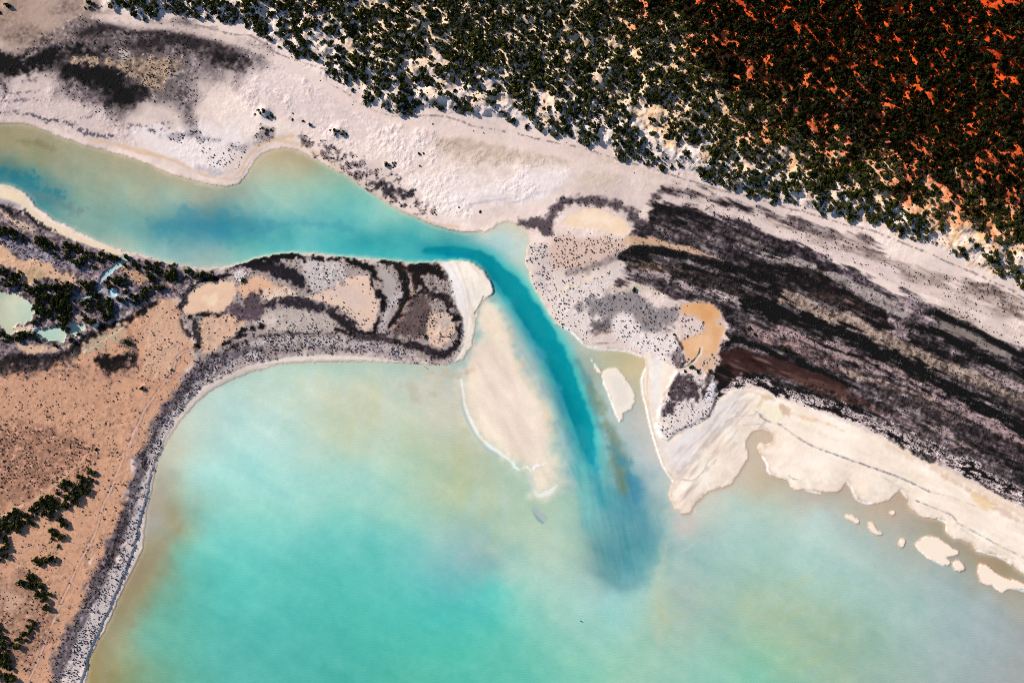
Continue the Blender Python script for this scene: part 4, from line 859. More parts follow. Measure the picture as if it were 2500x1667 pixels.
HUM = noise(24, 81, 1.8, 40, beta=2.8)
CRU = noise(9, 82, 1.6, -38, beta=2.6)
h = .07 + .55 * SS(0, 60, WSD) + .5 * SS(40, 400, WSD)
h = np.where(pond > .01, np.minimum(h, .07 + .35 * (1 - pond)), h)
PLAT = ('n 60,1867 198,1667 211,1614 232,1561 264,1493 296,1421 329,1336 339,1286 348,1250 362,1200 375,1140 388,1107 402,1075 425,1030 455,985 490,950 530,926 570,905 620,888 670,876 727,866 800,864 870,867 '
        '940,877 1000,885 1020,886 1033,878 1063,888 1100,884 1124,858 1130,830 1128,780 1115,750 1102,700 1090,670 1074,652 1000,652 900,646 815,638 700,640 600,660 500,680 420,720 300,800 100,900 -300,900 -300,1867')
pw = smooth_curve(pts(PLAT), True, 2)
PSD = sdf_big(pw, step=2) + 1.5 * NZ[10]
h += (.28 + .47 * SS(1060, 1200, GY)) * SS(-1.5, 1.5, PSD) * SS(640, 700, GY)
h += SS(0, 40, TOE_SD) * (2.6 + 1.3 * SS(40, 300, TOE_SD)) + SS(2, 40, TOE_SD) * HUM * .95 + SS(2, 30, TOE_SD) * np.abs(NZ[10]) * .25
PATCH = SS(-.9, 1.3, NZ[50] + .6 * NZ[20])
h += (CRU * .05 + .03 * NZ[5]) * np.clip(BUMP, 0, 1.6) * SS(14, 40, WSD) * (.25 + 1.0 * PATCH)
hs_, hm_ = mask_poly(HOOK, 5, 2, 10)
h[hs_] += .6 * hm_
# low mounds under the clumps that stand on the flats
MOUNDS = [(645, 275, 13, 2.2), (825, 321, 14, 1.5), (945, 405, 8, .5), (222, 12, 16, 1.2), (22, 16, 14, 1.0), (353, 945, 7, .9), (421, 902, 4, .5), (640, 322, 14, .5), (758, 306, 5, .4), (706, 286, 5, .4)]
for mx, my, mr, mh in MOUNDS:
    h += mh * np.exp(-((GX - mx) ** 2 + (GY - my) ** 2) / (mr * mr))
h = np.where(isl > .02, np.where(land, h, -.05 + .11 * isl), h)
z_bed = -depth
Z = np.where(land, h, np.where(isl > .02, np.maximum(z_bed, -.05 + .11 * isl), z_bed)).astype(np.float32)


def ground_z(x, y):
    i = np.clip(np.rint((np.asarray(x) - X0) / ST).astype(int), 0, NX - 1)
    j = np.clip(np.rint((np.asarray(y) - Y0) / ST).astype(int), 0, NY - 1)
    return Z[j, i]


# ------------------------------------------------------------------ materials
def nt_mat(name):
    m = bpy.data.materials.new(name)
    m.use_nodes = True
    t = m.node_tree
    return m, t, t.nodes['Principled BSDF'], t.links


def ground_mat(name, bed=False):
    m, t, b, L = nt_mat(name)
    b.inputs['Roughness'].default_value = .95
    b.inputs['Specular IOR Level'].default_value = .08
    at = t.nodes.new('ShaderNodeAttribute')
    at.attribute_name = 'soil_colour'
    cr = t.nodes.new('ShaderNodeAttribute')
    cr.attribute_name = 'crust'
    geo = t.nodes.new('ShaderNodeNewGeometry')
    n1 = t.nodes.new('ShaderNodeTexNoise')
    n1.inputs['Scale'].default_value = .9 if not bed else .35
    n1.inputs['Detail'].default_value = 5
    n1.inputs['Roughness'].default_value = .7
    L.new(geo.outputs['Position'], n1.inputs['Vector'])
    mr = t.nodes.new('ShaderNodeMapRange')
    mr.inputs[1].default_value, mr.inputs[2].default_value = .25, .75
    mr.inputs[3].default_value, mr.inputs[4].default_value = (-.17, .17) if not bed else (-.035, .035)
    mr.clamp = False
    L.new(n1.outputs['Fac'], mr.inputs[0])
    am = t.nodes.new('ShaderNodeMath')
    am.operation = 'MULTIPLY_ADD'
    L.new(mr.outputs[0], am.inputs[0])
    am.inputs[1].default_value = 1.0
    if not bed:
        L.new(cr.outputs['Fac'], am.inputs[1])
    am.inputs[2].default_value = 1.0
    mx = t.nodes.new('ShaderNodeVectorMath')
    mx.operation = 'SCALE'
    L.new(at.outputs['Color'], mx.inputs[0])
    L.new(am.outputs[0], mx.inputs['Scale'])
    L.new(mx.outputs[0], b.inputs['Base Color'])
    bp = t.nodes.new('ShaderNodeBump')
    bp.inputs['Distance'].default_value = 1.0
    if bed:
        mp = t.nodes.new('ShaderNodeMapping')
        mp.inputs['Rotation'].default_value = (0, 0, R(12))
        L.new(geo.outputs['Position'], mp.inputs['Vector'])
        wv = t.nodes.new('ShaderNodeTexWave')
        wv.bands_direction = 'Y'
        wv.inputs['Scale'].default_value = .20
        wv.inputs['Distortion'].default_value = 7.0
        wv.inputs['Detail'].default_value = 3.0
        wv.inputs['Detail Scale'].default_value = .9
        L.new(mp.outputs[0], wv.inputs['Vector'])
        L.new(wv.outputs['Fac'], bp.inputs['Height'])
        bp.inputs['Strength'].default_value = .04
    else:
        n2 = t.nodes.new('ShaderNodeTexNoise')
        n2.inputs['Scale'].default_value = .55
        n2.inputs['Detail'].default_value = 4
        L.new(geo.outputs['Position'], n2.inputs['Vector'])
        ml = t.nodes.new('ShaderNodeMath')
        ml.operation = 'MULTIPLY'
        L.new(n2.outputs['Fac'], ml.inputs[0])
        L.new(cr.outputs['Fac'], ml.inputs[1])
        L.new(ml.outputs[0], bp.inputs['Height'])
        bp.inputs['Strength'].default_value = .4
    L.new(bp.outputs[0], b.inputs['Normal'])
    return m


M_LAND = ground_mat('dry_soil')
M_BED = ground_mat('lagoon_sand', True)

m, t, b, L = nt_mat('clear_water')
t.nodes.remove(b)
out = t.nodes['Material Output']
tr_n = t.nodes.new('ShaderNodeBsdfTransparent')
gl = t.nodes.new('ShaderNodeBsdfGlossy')
gl.inputs['Roughness'].default_value = .08
geo = t.nodes.new('ShaderNodeNewGeometry')
nz = t.nodes.new('ShaderNodeTexNoise')
nz.inputs['Scale'].default_value = .7
nz.inputs['Detail'].default_value = 3
L.new(geo.outputs['Position'], nz.inputs['Vector'])
bp = t.nodes.new('ShaderNodeBump')
bp.inputs['Strength'].default_value = .12
bp.inputs['Distance'].default_value = .4
L.new(nz.outputs['Fac'], bp.inputs['Height'])
L.new(bp.outputs[0], gl.inputs['Normal'])
# Schlick reflectance, the same from above and below (the body is not refractive, so nothing may be totally reflected inside it)
dt = t.nodes.new('ShaderNodeVectorMath')
dt.operation = 'DOT_PRODUCT'
L.new(bp.outputs[0], dt.inputs[0])
L.new(geo.outputs['Incoming'], dt.inputs[1])
last = dt.outputs['Value']
for op, v0, v1 in (('ABSOLUTE', None, 0), ('SUBTRACT', 1.0, None), ('POWER', None, 5.0), ('MULTIPLY_ADD', None, .98)):
    nd = t.nodes.new('ShaderNodeMath')
    nd.operation = op
    nd.use_clamp = True
    L.new(last, nd.inputs[1 if op == 'SUBTRACT' else 0])
    if v0 is not None:
        nd.inputs[0].default_value = v0
    if v1 is not None and op != 'SUBTRACT':
        nd.inputs[1].default_value = v1
    if op == 'MULTIPLY_ADD':
        nd.inputs[2].default_value = .02
    last = nd.outputs[0]
mixs = t.nodes.new('ShaderNodeMixShader')
L.new(last, mixs.inputs[0])
L.new(tr_n.outputs[0], mixs.inputs[1])
L.new(gl.outputs[0], mixs.inputs[2])
L.new(mixs.outputs[0], out.inputs['Surface'])
va = t.nodes.new('ShaderNodeVolumeAbsorption')
va.inputs['Color'].default_value = (1 - AR[0], 1 - AR[1], 1 - AR[2], 1)
va.inputs['Density'].default_value = 1.0
L.new(va.outputs[0], out.inputs['Volume'])
M_WATER = m


def leaf_mat(name, c1, c2, rough=.7):
    m, t, b, L = nt_mat(name)
    b.inputs['Roughness'].default_value = rough
    b.inputs['Specular IOR Level'].default_value = .02
    at = t.nodes.new('ShaderNodeAttribute')
    at.attribute_name = 'leaf_tint'
    oi = t.nodes.new('ShaderNodeObjectInfo')
    ad = t.nodes.new('ShaderNodeMath')
    ad.operation = 'MULTIPLY_ADD'
    L.new(oi.outputs['Random'], ad.inputs[0])
    ad.inputs[1].default_value = .45
    L.new(at.outputs['Fac'], ad.inputs[2])
    cr = t.nodes.new('ShaderNodeValToRGB')
    cr.color_ramp.elements[0].position, cr.color_ramp.elements[0].color = .1, (*c1, 1)
    cr.color_ramp.elements[1].position, cr.color_ramp.elements[1].color = .88, (*c2, 1)
    e3 = cr.color_ramp.elements.new(1.0)
    e3.color = (c2[0] * 1.4 + .012, c2[1] * 1.2 + .010, c2[2] + .012, 1)
    L.new(ad.outputs[0], cr.inputs[0])
    L.new(cr.outputs[0], b.inputs['Base Color'])
    return m


M_DUNE = leaf_mat('wattle_leaf', (.0012, .0016, .0006), (.026, .029, .0035))
M_HEATH = leaf_mat('heath_leaf', (.0008, .001, .0005), (.012, .0145, .003))
M_MANG = leaf_mat('mangrove_leaf', (.005, .007, .003), (.040, .045, .009))
M_SALT = leaf_mat('saltbush_leaf', (.012, .011, .013), (.050, .042, .042))
mb_, tb_, bb_, Lb_ = nt_mat('grey_bark')
bb_.inputs['Base Color'].default_value = (.09, .07, .055, 1)
bb_.inputs['Roughness'].default_value = .9


def tag(o, label=None, cat=None, group=None, kind=None):
    for k, v in (('label', label), ('category', cat), ('group', group), ('kind', kind)):
        if v:
            o[k] = v
    return o


def mesh_np(name, v, f, mats, smooth=True):
    """v (n,3), f (m,4) or (m,3)"""
    me = bpy.data.meshes.new(name)
    k = f.shape[1]
    me.vertices.add(len(v))
    me.vertices.foreach_set('co', np.ascontiguousarray(v, np.float32).ravel())
    me.loops.add(f.size)
    me.loops.foreach_set('vertex_index', np.ascontiguousarray(f, np.int32).ravel())
    me.polygons.add(len(f))
    me.polygons.foreach_set('loop_start', np.arange(0, f.size, k, dtype=np.int32))
    me.polygons.foreach_set('use_smooth', np.full(len(f), smooth))
    me.update(calc_edges=True)
    for mt in mats:
        me.materials.append(mt)
    return me


def link(name, me, parent=None, loc=(0, 0, 0)):
    o = bpy.data.objects.new(name, me)
    COL.objects.link(o)
    o.location = loc
    if parent:
        o.parent = parent
    return o


# ------------------------------------------------------------------ the ground, cut into the pieces a map would name
def axis(lo, hi, vals, far):
    inner = vals[(vals >= lo) & (vals <= hi)]
    o = []
    d, p = ST * 2, 0.
    while p < far:
        p += d
        d *= 1.22
        o.append(p)
    o = np.array(o)
    return np.concatenate([(inner[0] - o)[::-1], inner, inner[-1] + o])


ax = axis(-40, 2540, xs, 26000)
ay = axis(-40, 1707.5, ys, 26000)
ii = np.clip(np.rint((ax - X0) / ST).astype(int), 0, NX - 1)
jj = np.clip(np.rint((ay - Y0) / ST).astype(int), 0, NY - 1)
gz = Z[jj][:, ii]
gc = ALB[jj][:, ii]
gb = BUMP[jj][:, ii]
PX, PY = np.meshgrid((ax - CX) * M, (CY - ay) * M)
V3 = np.stack([PX, PY, gz], -1).reshape(-1, 3)
nx, ny = len(ax), len(ay)
idx = np.arange(nx * ny).reshape(ny, nx)
Q = np.stack([idx[1:, :-1], idx[1:, 1:], idx[:-1, 1:], idx[:-1, :-1]], -1).reshape(-1, 4)

cls = np.ones((NY, NX), np.int32)                       # 1 sand flat


def classify(spec, k, **kw):
    w, m = mask_poly(spec, 2, kw.get('rough', 4), 20)
    cls[w] = np.where(m > .5, k, cls[w])


classify('a -400,370 200,370 430,300 560,200 720,160 850,165 1200,190 1500,280 1700,350 1830,390 1760,460 1500,510 1350,570 1290,680 1290,800 1100,760 900,800 720,710 620,650 480,600 350,530 150,530 -400,570', 4)
classify(MARSH, 4)
classify(PEN, 6)
classify(MCOR, 7)
classify(PLAIN, 5)
classify(BEACH, 8)
cls = np.where(TOE_SD > 0, 2, cls)
cls = np.where(RED_SD > 0, 3, cls)
cls = np.where(isdry, cls, 0)
cls = np.where((isl > .5) & ~land, 20 + isl_id, cls)
tmp = np.zeros((NY, NX), bool)
tmp[shoal_w] = shoal_m > .5
cls = np.where(tmp & ~land, 9, cls)
qc = cls[jj][:, ii]
qs = np.stack([qc[1:, :-1], qc[1:, 1:], qc[:-1, 1:], qc[:-1, :-1]], -1).reshape(-1, 4)
fc = np.where((qs == 0).any(1) & (qs < 9).all(1), np.where((qs == 0).sum(1) >= 3, 0, qs.max(1)), qs.max(1))
NAMES = {0: ('lagoon_bed', 'rippled pale sand bed under the turquoise creek and lagoon'), 1: ('sand_flat', 'pale pinkish crusted sand flats between the dunes and the creek'),
         2: ('sand_dune', 'white to peach hummocky dune sand under the dark shrubs'), 3: ('red_earth', 'bright orange red earth showing between dense scrub, upper right'),
         4: ('salt_marsh', 'dark grey banded salt marsh on old beach ridges'), 5: ('sand_plain', 'tan pink speckled plain west of the lagoon'),
         6: ('sand_spit', 'patchy grey and cream peninsula between creek and lagoon, white at its tip'), 7: ('mangrove_mud', 'grey and pink mud around the mangrove ponds'),
         8: ('beach', 'cream swirled tidal beach along the lower right marsh'), 9: ('sandbar', 'pale pink barely covered sandbar west of the deep channel')}
ILAB = ['flat oblong cream islet off the beach, westernmost of the chain', 'bent bean-shaped cream islet off the beach', 'tiny five-sided cream islet before the largest islet',
        'smallest speck of cream sand in the tan shallows', 'largest fan-shaped cream islet off the beach', 'small rounded cream islet between two large islets', 'long scalloped cream islet at the right end of the chain',
        'leaf-shaped white sandbank in the shallows east of the channel', 'thin white sliver of sand beside the leaf-shaped bank']
for k in np.unique(fc):
    q = Q[fc == k]
    u, inv = np.unique(q, return_inverse=True)
    nm, lab = NAMES[k] if k < 20 else ('sand_islet', ILAB[k - 21])
    me = mesh_np(nm, V3[u], inv.reshape(-1, 4), [M_BED if k in (0, 9) else M_LAND])
    a_ = me.attributes.new('soil_colour', 'FLOAT_COLOR', 'POINT')
    a_.data.foreach_set('color', np.c_[gc.reshape(-1, 3)[u], np.ones(len(u))].astype(np.float32).ravel())
    a_ = me.attributes.new('crust', 'FLOAT', 'POINT')
    a_.data.foreach_set('value', gb.reshape(-1)[u].astype(np.float32))
    o = link(nm, me)
    tag(o, lab, None, 'cream sand islets off the beach' if 21 <= k <= 27 else None, 'structure')

# the water itself: a closed body whose surface is sea level
F = 6400.
wv = np.array([[x, y, z] for z in (-9., 0.) for y in (-F, F) for x in (-F, F)])
wf = np.array([[0, 2, 3, 1], [4, 5, 7, 6], [0, 1, 5, 4], [2, 6, 7, 3], [0, 4, 6, 2], [1, 3, 7, 5]])
tag(link('water', mesh_np('water', wv, wf, [M_WATER], False)), 'clear turquoise water of the tidal creek and lagoon', None, None, 'structure')


# ------------------------------------------------------------------ vegetation
def bush_arrays(seed, n, flat=.75, leaf=.36, clumps=5):
    """an uneven bush of radius 1: leaf sprays gathered in clumps, open between them"""
    r = np.random.default_rng(seed)
    cc = np.c_[r.normal(0, .42, clumps), r.normal(0, .42, clumps), r.uniform(.25, .62, clumps) * flat]
    cc[0] = (0, 0, .6 * flat)
    cr = r.uniform(.36, .62, clumps)
    k = r.integers(0, clumps, n)
    d = r.normal(size=(n, 3))
    d /= np.linalg.norm(d, axis=1)[:, None]
    d[:, 2] = np.abs(d[:, 2]) * .9 + .02
    p = cc[k] + d * cr[k][:, None] * r.uniform(.75, 1.08, n)[:, None] * np.array([1, 1, flat])
    p[:, 2] = np.maximum(p[:, 2], .06)
    nrm = d * 1.0 + r.normal(0, .38, (n, 3)) + np.array([0, 0, .25])
    nrm /= np.linalg.norm(nrm, axis=1)[:, None]
    a = np.cross(nrm, r.normal(size=(n, 3)))
    a /= np.linalg.norm(a, axis=1)[:, None]
    b = np.cross(nrm, a)
    s = leaf * r.uniform(.6, 1.2, n)[:, None]
    v = np.stack([p - a * s - b * s * .55, p + a * s * .8 - b * s * .7, p + a * s * 1.05 + b * s * .5, p - a * s * .5 + b * s * .8], 1).reshape(-1, 3)
    v[:, 2] = np.maximum(v[:, 2], .01)
    f = np.arange(n * 4).reshape(-1, 4)
    tint = np.repeat(np.clip(.25 + .35 * r.random(n) + .15 * (r.random(clumps)[k] - .5), 0, 1), 4)
    return v, f, tint


def bush_mesh(name, seed, n, mat, **k):
    v, f, tint = bush_arrays(seed, n, **k)
    me = mesh_np(name, v, f, [mat], False)
    me.attributes.new('leaf_tint', 'FLOAT', 'POINT').data.foreach_set('value', tint.astype(np.float32))
    return me


def scatter(density, n_try, rmin, rmax, power, seed, gap=.62, ymax=1727):
    """positions (survey units) and radii (metres): big ones first, none standing inside another"""
    r = np.random.default_rng(seed)
    x = r.uniform(-60, 2560, n_try)
    y = r.uniform(-60, ymax, n_try)
    i = np.clip(((x - X0) / ST).astype(int), 0, NX - 1)
    j = np.clip(((y - Y0) / ST).astype(int), 0, NY - 1)
    ok = (r.random(n_try) < density[j, i]) & isdry[j, i]
    x, y = x[ok], y[ok]
    rad = rmin + (rmax - rmin) * r.random(len(x)) ** power
    o = np.argsort(-rad)
    x, y, rad = x[o], y[o], rad[o]
    cell = rmax * 2 / M
    grid = {}
    keep = []
    for n_ in range(len(x)):
        c = (int(x[n_] // cell), int(y[n_] // cell))
        good = True
        for dx in (-1, 0, 1):
            for dy in (-1, 0, 1):
                for k in grid.get((c[0] + dx, c[1] + dy), ()):
                    if (x[n_] - x[k]) ** 2 + (y[n_] - y[k]) ** 2 < ((rad[n_] + rad[k]) * gap / M) ** 2:
                        good = False
                        break
                if not good:
                    break
            if not good:
                break
        if good:
            grid.setdefault(c, []).append(n_)
            keep.append(n_)
    return x[keep], y[keep], rad[keep]


def joined(name, x, y, rad, mat, label, n_leaf, seed, variants=6, leaf=.45, flat=.75, hmul=1.0, tmul=1.0):
    r = np.random.default_rng(seed)
    arr = [bush_arrays(seed * 10 + k, n_leaf, flat, leaf, 4) for k in range(variants)]
    vs, fs, ts = [], [], []
    z = ground_z(x, y)
    kk = r.integers(0, variants, len(x))
    ang = r.uniform(0, 6.28, len(x))
    tn = r.normal(0, .17, len(x)) + .6 * (r.random(len(x)) < .035)
    sx = rad * r.uniform(.8, 1.2, len(x))
    base = 0
    for k in range(variants):
        s = np.where(kk == k)[0]
        if not len(s):
            continue
        v, f, tint = arr[k]
        c, sn = np.cos(ang[s])[:, None], np.sin(ang[s])[:, None]
        vx = v[None, :, 0] * sx[s][:, None]
        vy = v[None, :, 1] * rad[s][:, None]
        P = np.stack([vx * c - vy * sn + ((x[s] - CX) * M)[:, None], vx * sn + vy * c + ((CY - y[s]) * M)[:, None],
                      v[None, :, 2] * rad[s][:, None] * hmul + z[s][:, None] - .04], -1)
        vs.append(P.reshape(-1, 3))
        fs.append((f[None] + (np.arange(len(s)) * len(v))[:, None, None]).reshape(-1, 4) + base)
        ts.append(np.clip(tint[None] * tmul + tn[s][:, None] + .2, 0, 1.2).ravel())
        base += len(s) * len(v)
    me = mesh_np(name, np.concatenate(vs), np.concatenate(fs), [mat], False)
    me.attributes.new('leaf_tint', 'FLOAT', 'POINT').data.foreach_set('value', np.concatenate(ts).astype(np.float32))
    return tag(link(name, me), label, None, None, 'stuff')


def individuals(name, x, y, rad, meshes, cat, labeler, hmul=1.0, seed=1):
    r = random.Random(seed)
    for k in range(len(x)):
        lab, grp = labeler(x[k], y[k], rad[k])
        o = link(name, meshes[r.randrange(len(meshes))], None, ((x[k] - CX) * M, (CY - y[k]) * M, float(ground_z(x[k], y[k])) - .05))
        o.rotation_euler = (0, 0, r.uniform(0, 6.28))
        o.scale = (rad[k] * r.uniform(.85, 1.2), rad[k] * r.uniform(.85, 1.1), rad[k] * hmul * r.uniform(.85, 1.15))
        tag(o, lab, cat, grp)


# dune and heath shrubs
dx, dy, dr = scatter(np.clip(D_DUNE, 0, 1), 120000, .32, 2.5, 2.9, 11, gap=.58, ymax=760)
inv_ = (dx > -5) & (dx < 2505) & (dy > -5) & (dy < 1672)
isred = RED_SD[np.clip(((dy - Y0) / ST).astype(int), 0, NY - 1), np.clip(((dx - X0) / ST).astype(int), 0, NX - 1)] > 0
toe_at = lambda x, y: TOE_SD[int((y - Y0) / ST), int((x - X0) / ST)]


def dune_label(x, y, rad):
    size = 'broad spreading' if rad > 2.35 else 'rounded'
    t_ = toe_at(x, y)
    if t_ < 55:
        where, g = 'at the white dune foot', 'dune shrubs along the foot of the dune'
    elif t_ < 140:
        where, g = 'on pale sand behind the dune foot', 'shrubs on the pale dune sand'
    else:
        where, g = 'in close scrub on peach sand', 'shrubs in close scrub on peach sand'
    end = 'far left' if x < 700 else ('left of centre' if x < 1050 else ('at centre' if x < 1500 else ('right of centre' if x < 2000 else 'far right')))
    return f'{size} dark olive shrub {where}, {end}', f'{size} {g} {end}'


def heath_label(x, y, rad):
    size = 'broad spreading' if rad > 2.35 else 'rounded'
    row = 'along the upper edge' if y < 150 else ('on the middle slope' if y < 330 else 'on the lower slope')
    end = 'in the right corner' if x > 2300 else ('right part' if x > 2050 else ('middle part' if x > 1800 else 'left part'))
    return f'{size} blackish green shrub on red earth {row}, {end}', f'{size} heath shrubs on red earth {row}, {end}'


dune_m = [bush_mesh('shrub_leaves', 100 + k, 110, M_DUNE, leaf=.27, clumps=6) for k in range(7)]
heath_m = [bush_mesh('heath_leaves', 120 + k, 110, M_HEATH, leaf=.27, clumps=6) for k in range(7)]
sel = np.where(inv_ & ~isred)[0][:300]
individuals('dune_shrub', dx[sel], dy[sel], dr[sel], dune_m, 'shrub', dune_label, 1.05, 21)
selr = np.where(inv_ & isred)[0][:300]
individuals('heath_shrub', dx[selr], dy[selr], dr[selr], heath_m, 'shrub', heath_label, 1.25, 22)
rest = np.ones(len(dx), bool)
rest[sel] = False
rest[selr] = False
q = rest & ~isred
joined('dune_scrub', dx[q], dy[q], dr[q], M_DUNE, 'smaller dark olive shrubs scattered over the white and peach dunes', 30, 31, leaf=.42, hmul=1.1)
q = rest & isred
joined('heath_scrub', dx[q], dy[q], dr[q], M_HEATH, 'dense smaller dark scrub covering the red earth', 30, 32, leaf=.44, hmul=1.3)

# mangroves round the ponds, and the dark thicket on the western plain
for sp, wd, dn in (('e -40,20 60,40 150,80 250,110 330,130 420,150 510,160 560,170', [22, 20, 16, 16, 20, 20, 20, 10], .95),
                   ('e 560,190 680,215 760,235 810,240', [14, 18, 18, 14], .95), ('e 870,245 960,260 1050,280 1150,290 1250,300 1400,315 1480,320', [20, 24, 22, 22, 22, 16, 8], .95),
                   ('e 1000,330 1150,340 1300,345', [14, 18, 12], .55), ('e 720,380 800,400 870,420', [22, 26, 18], .9), ('e 830,360 870,420 880,380', [18, 20, 12], .8),
                   ('e 560,440 620,420 650,400', [26, 26, 14], .95), ('e 440,440 480,430', [16, 16], .8), ('e 240,430 330,400 430,410', [20, 26, 16], .8),
                   ('e 180,430 240,480 300,520 380,490 460,470', [16, 26, 30, 30, 22], .95), ('e 380,540 460,560 540,540 640,540 740,540', [34, 40, 36, 34, 22], .95),
                   ('e 260,560 330,600 420,620 450,680 440,700', [20, 26, 26, 24, 12], .9), ('e 240,600 245,660 240,690', [8, 10, 6], .9), ('e 660,500 760,560 800,600 700,620', [26, 24, 18, 18], .8),
                   ('e 540,640 620,640 700,620', [14, 18, 14], .75), ('e 780,510 860,520 930,490 1040,480', [14, 16, 18, 14], .8), ('e 900,470 960,450 1100,430', [18, 18, 10], .7),
                   ('e -40,720 20,730 60,760 180,770 260,770 330,800 420,800 500,790', [16, 18, 14, 18, 22, 18, 14, 10], .9), ('e 0,310 60,330 130,330', [18, 18, 10], .5),
                   ('e -40,390 60,390 130,410 190,430', [14, 18, 16, 14], .7), ('e 290,650 380,670', [14, 14], .45), ('e 700,600 850,590', [8, 8], .5), ('e 530,740 620,710', [6, 6], .4),
                   ('e 150,90 300,150 420,210 600,270 680,300', [10, 16, 14, 14, 10], .35)):
    w, m = mask_line(sp, wd, 4, 3, 10)
    D_MANG[w] = np.maximum(D_MANG[w], m * dn)
D_PLAIN = np.zeros((NY, NX), np.float32)
for sp, wd in (('i 600,70 640,130 600,200', [14, 18, 14]), ('i 560,160 600,230 520,260', [20, 26, 26]), ('i 480,210 520,280 440,320 330,320', [20, 34, 34, 26]), ('i 430,330 330,370 250,360', [24, 30, 18]),
               ('i 130,350 180,410 110,440 60,470', [8, 30, 34, 26]), ('i 60,500 20,560 20,640 30,720', [30, 34, 26, 10]), ('i 200,450 230,500', [16, 14]), ('i 350,530 400,570 420,620', [14, 16, 8]),
               ('i 420,430 430,480 380,500', [10, 12, 10]), ('i 350,690 380,710', [12, 12]), ('i 270,720 330,730', [16, 18]), ('i 190,850 240,870 290,880', [20, 26, 16]), ('i 310,940 335,950', [14, 12]),
               ('i 280,1000 300,1050', [10, 12]), ('i 200,1150 215,1165', [8, 8]), ('i 110,1290 150,1250 190,1210', [16, 24, 18]), ('i -40,1280 30,1340 50,1420', [30, 30, 20]), ('i 40,1480 80,1510', [20, 16]),
               ('i 0,1180 10,1240', [12, 14]), ('i 190,790 210,800', [8, 8]), ('e 870,780 910,800', [8, 8]), ('i -60,480 -60,700', [40, 40]), ('i -60,1200 -60,1560', [40, 40])):
    w, m = mask_line(sp, wd, 3, 3, 10)
    D_PLAIN[w] = np.maximum(D_PLAIN[w], m * .55)
mxp, myp, mrp = scatter(D_MANG * .6 * (.3 + .9 * SS(-1, .8, NZ[10] + NZ[20])), 160000, .6, 2.3, 1.5, 13, gap=.66)
pxp, pyp, prp = scatter(D_PLAIN, 160000, .6, 2.3, 1.5, 14, gap=.72)
mang_m = [bush_mesh('crown_leaves', 140 + k, 120, M_MANG, leaf=.26, flat=.8, clumps=7) for k in range(6)]


def trunk_mesh(seed):
    r = np.random.default_rng(seed)
    vs, fs = [], []
    for lx, ly, h_, r0 in [(0, 0, .75, .07)] + [(r.normal(0, .35), r.normal(0, .35), .6, .045) for _ in range(3)]:
        b0 = len(vs)
        for a in range(6):
            c, s = math.cos(a * math.pi / 3), math.sin(a * math.pi / 3)
            vs.append((c * r0, s * r0, -.05))
            vs.append((lx + c * r0 * .5, ly + s * r0 * .5, h_))
        for a in range(6):
            n_ = (a + 1) % 6
            fs.append((b0 + 2 * a, b0 + 2 * n_, b0 + 2 * n_ + 1, b0 + 2 * a + 1))
    return mesh_np('trunk', np.array(vs), np.array(fs), [mb_], True)


trunks = [trunk_mesh(k) for k in range(3)]


def mang_where(x, y):
    if y < 640 and x < 205:
        return 'in the dark row behind the left creek beach'
    if y < 680 and x >= 290:
        return 'on the creek bank east of the small inlet'
    if y < 690:
        return 'west of the small inlet'
    if y > 800:
        return 'in the row south of the milky ponds'
    return 'in the thicket between the ponds and the tiny blue pool' if x > 150 else 'beside the milky green pond'


def plain_where(x, y):
    if y < 1000:
        return 'alone on the tan plain by the dark hollow'
    if y < 1370:
        return 'in the long slanting thicket on the tan plain'
    if y < 1540:
        return 'in a small clump on the tan plain'
    return 'in the thicket at the lower left edge'


def trees(name, x, y, rad, cat, labeler, seed):
    r = random.Random(seed)
    for k in range(len(x)):
        size = 'large' if rad[k] > 1.9 else ('medium' if rad[k] > 1.2 else 'small')
        wtxt = labeler(x[k], y[k])
        e = bpy.data.objects.new(name, None)
        COL.objects.link(e)
        e.location = ((x[k] - CX) * M, (CY - y[k]) * M, float(ground_z(x[k], y[k])))
        e.rotation_euler = (0, 0, r.uniform(0, 6.28))
        e.scale = (rad[k] * r.uniform(.9, 1.15), rad[k] * r.uniform(.9, 1.1), rad[k] * r.uniform(1.5, 1.9))
        tag(e, f'{size} dark green {cat} {wtxt}', cat, f'{size} {cat}s {wtxt}')
        c = link('crown', mang_m[r.randrange(6)], e)
        link('trunk', trunks[r.randrange(3)], e)


vis = lambda x, y: (x > -8) & (x < 2508) & (y > -8) & (y < 1675)
q = np.where(vis(mxp, myp))[0]
trees('mangrove_tree', mxp[q[:300]], myp[q[:300]], mrp[q[:300]], 'mangrove', mang_where, 5)
r_ = np.setdiff1d(np.arange(len(mxp)), q[:300])
if len(r_):
    joined('mangrove_thicket', mxp[r_], myp[r_], mrp[r_], M_MANG, 'smaller mangroves filling the gaps of the thicket round the ponds', 34, 33, leaf=.42, hmul=1.2, flat=.8)
q = np.where(vis(pxp, pyp))[0]
trees('plain_tree', pxp[q[:300]], pyp[q[:300]], prp[q[:300]], 'tree', plain_where, 6)
r_ = np.setdiff1d(np.arange(len(pxp)), q[:300])
if len(r_):
    joined('tree_thicket', pxp[r_], pyp[r_], prp[r_], M_MANG, 'smaller dark trees filling the thicket on the tan plain', 34, 34, leaf=.42, hmul=1.2, flat=.8)

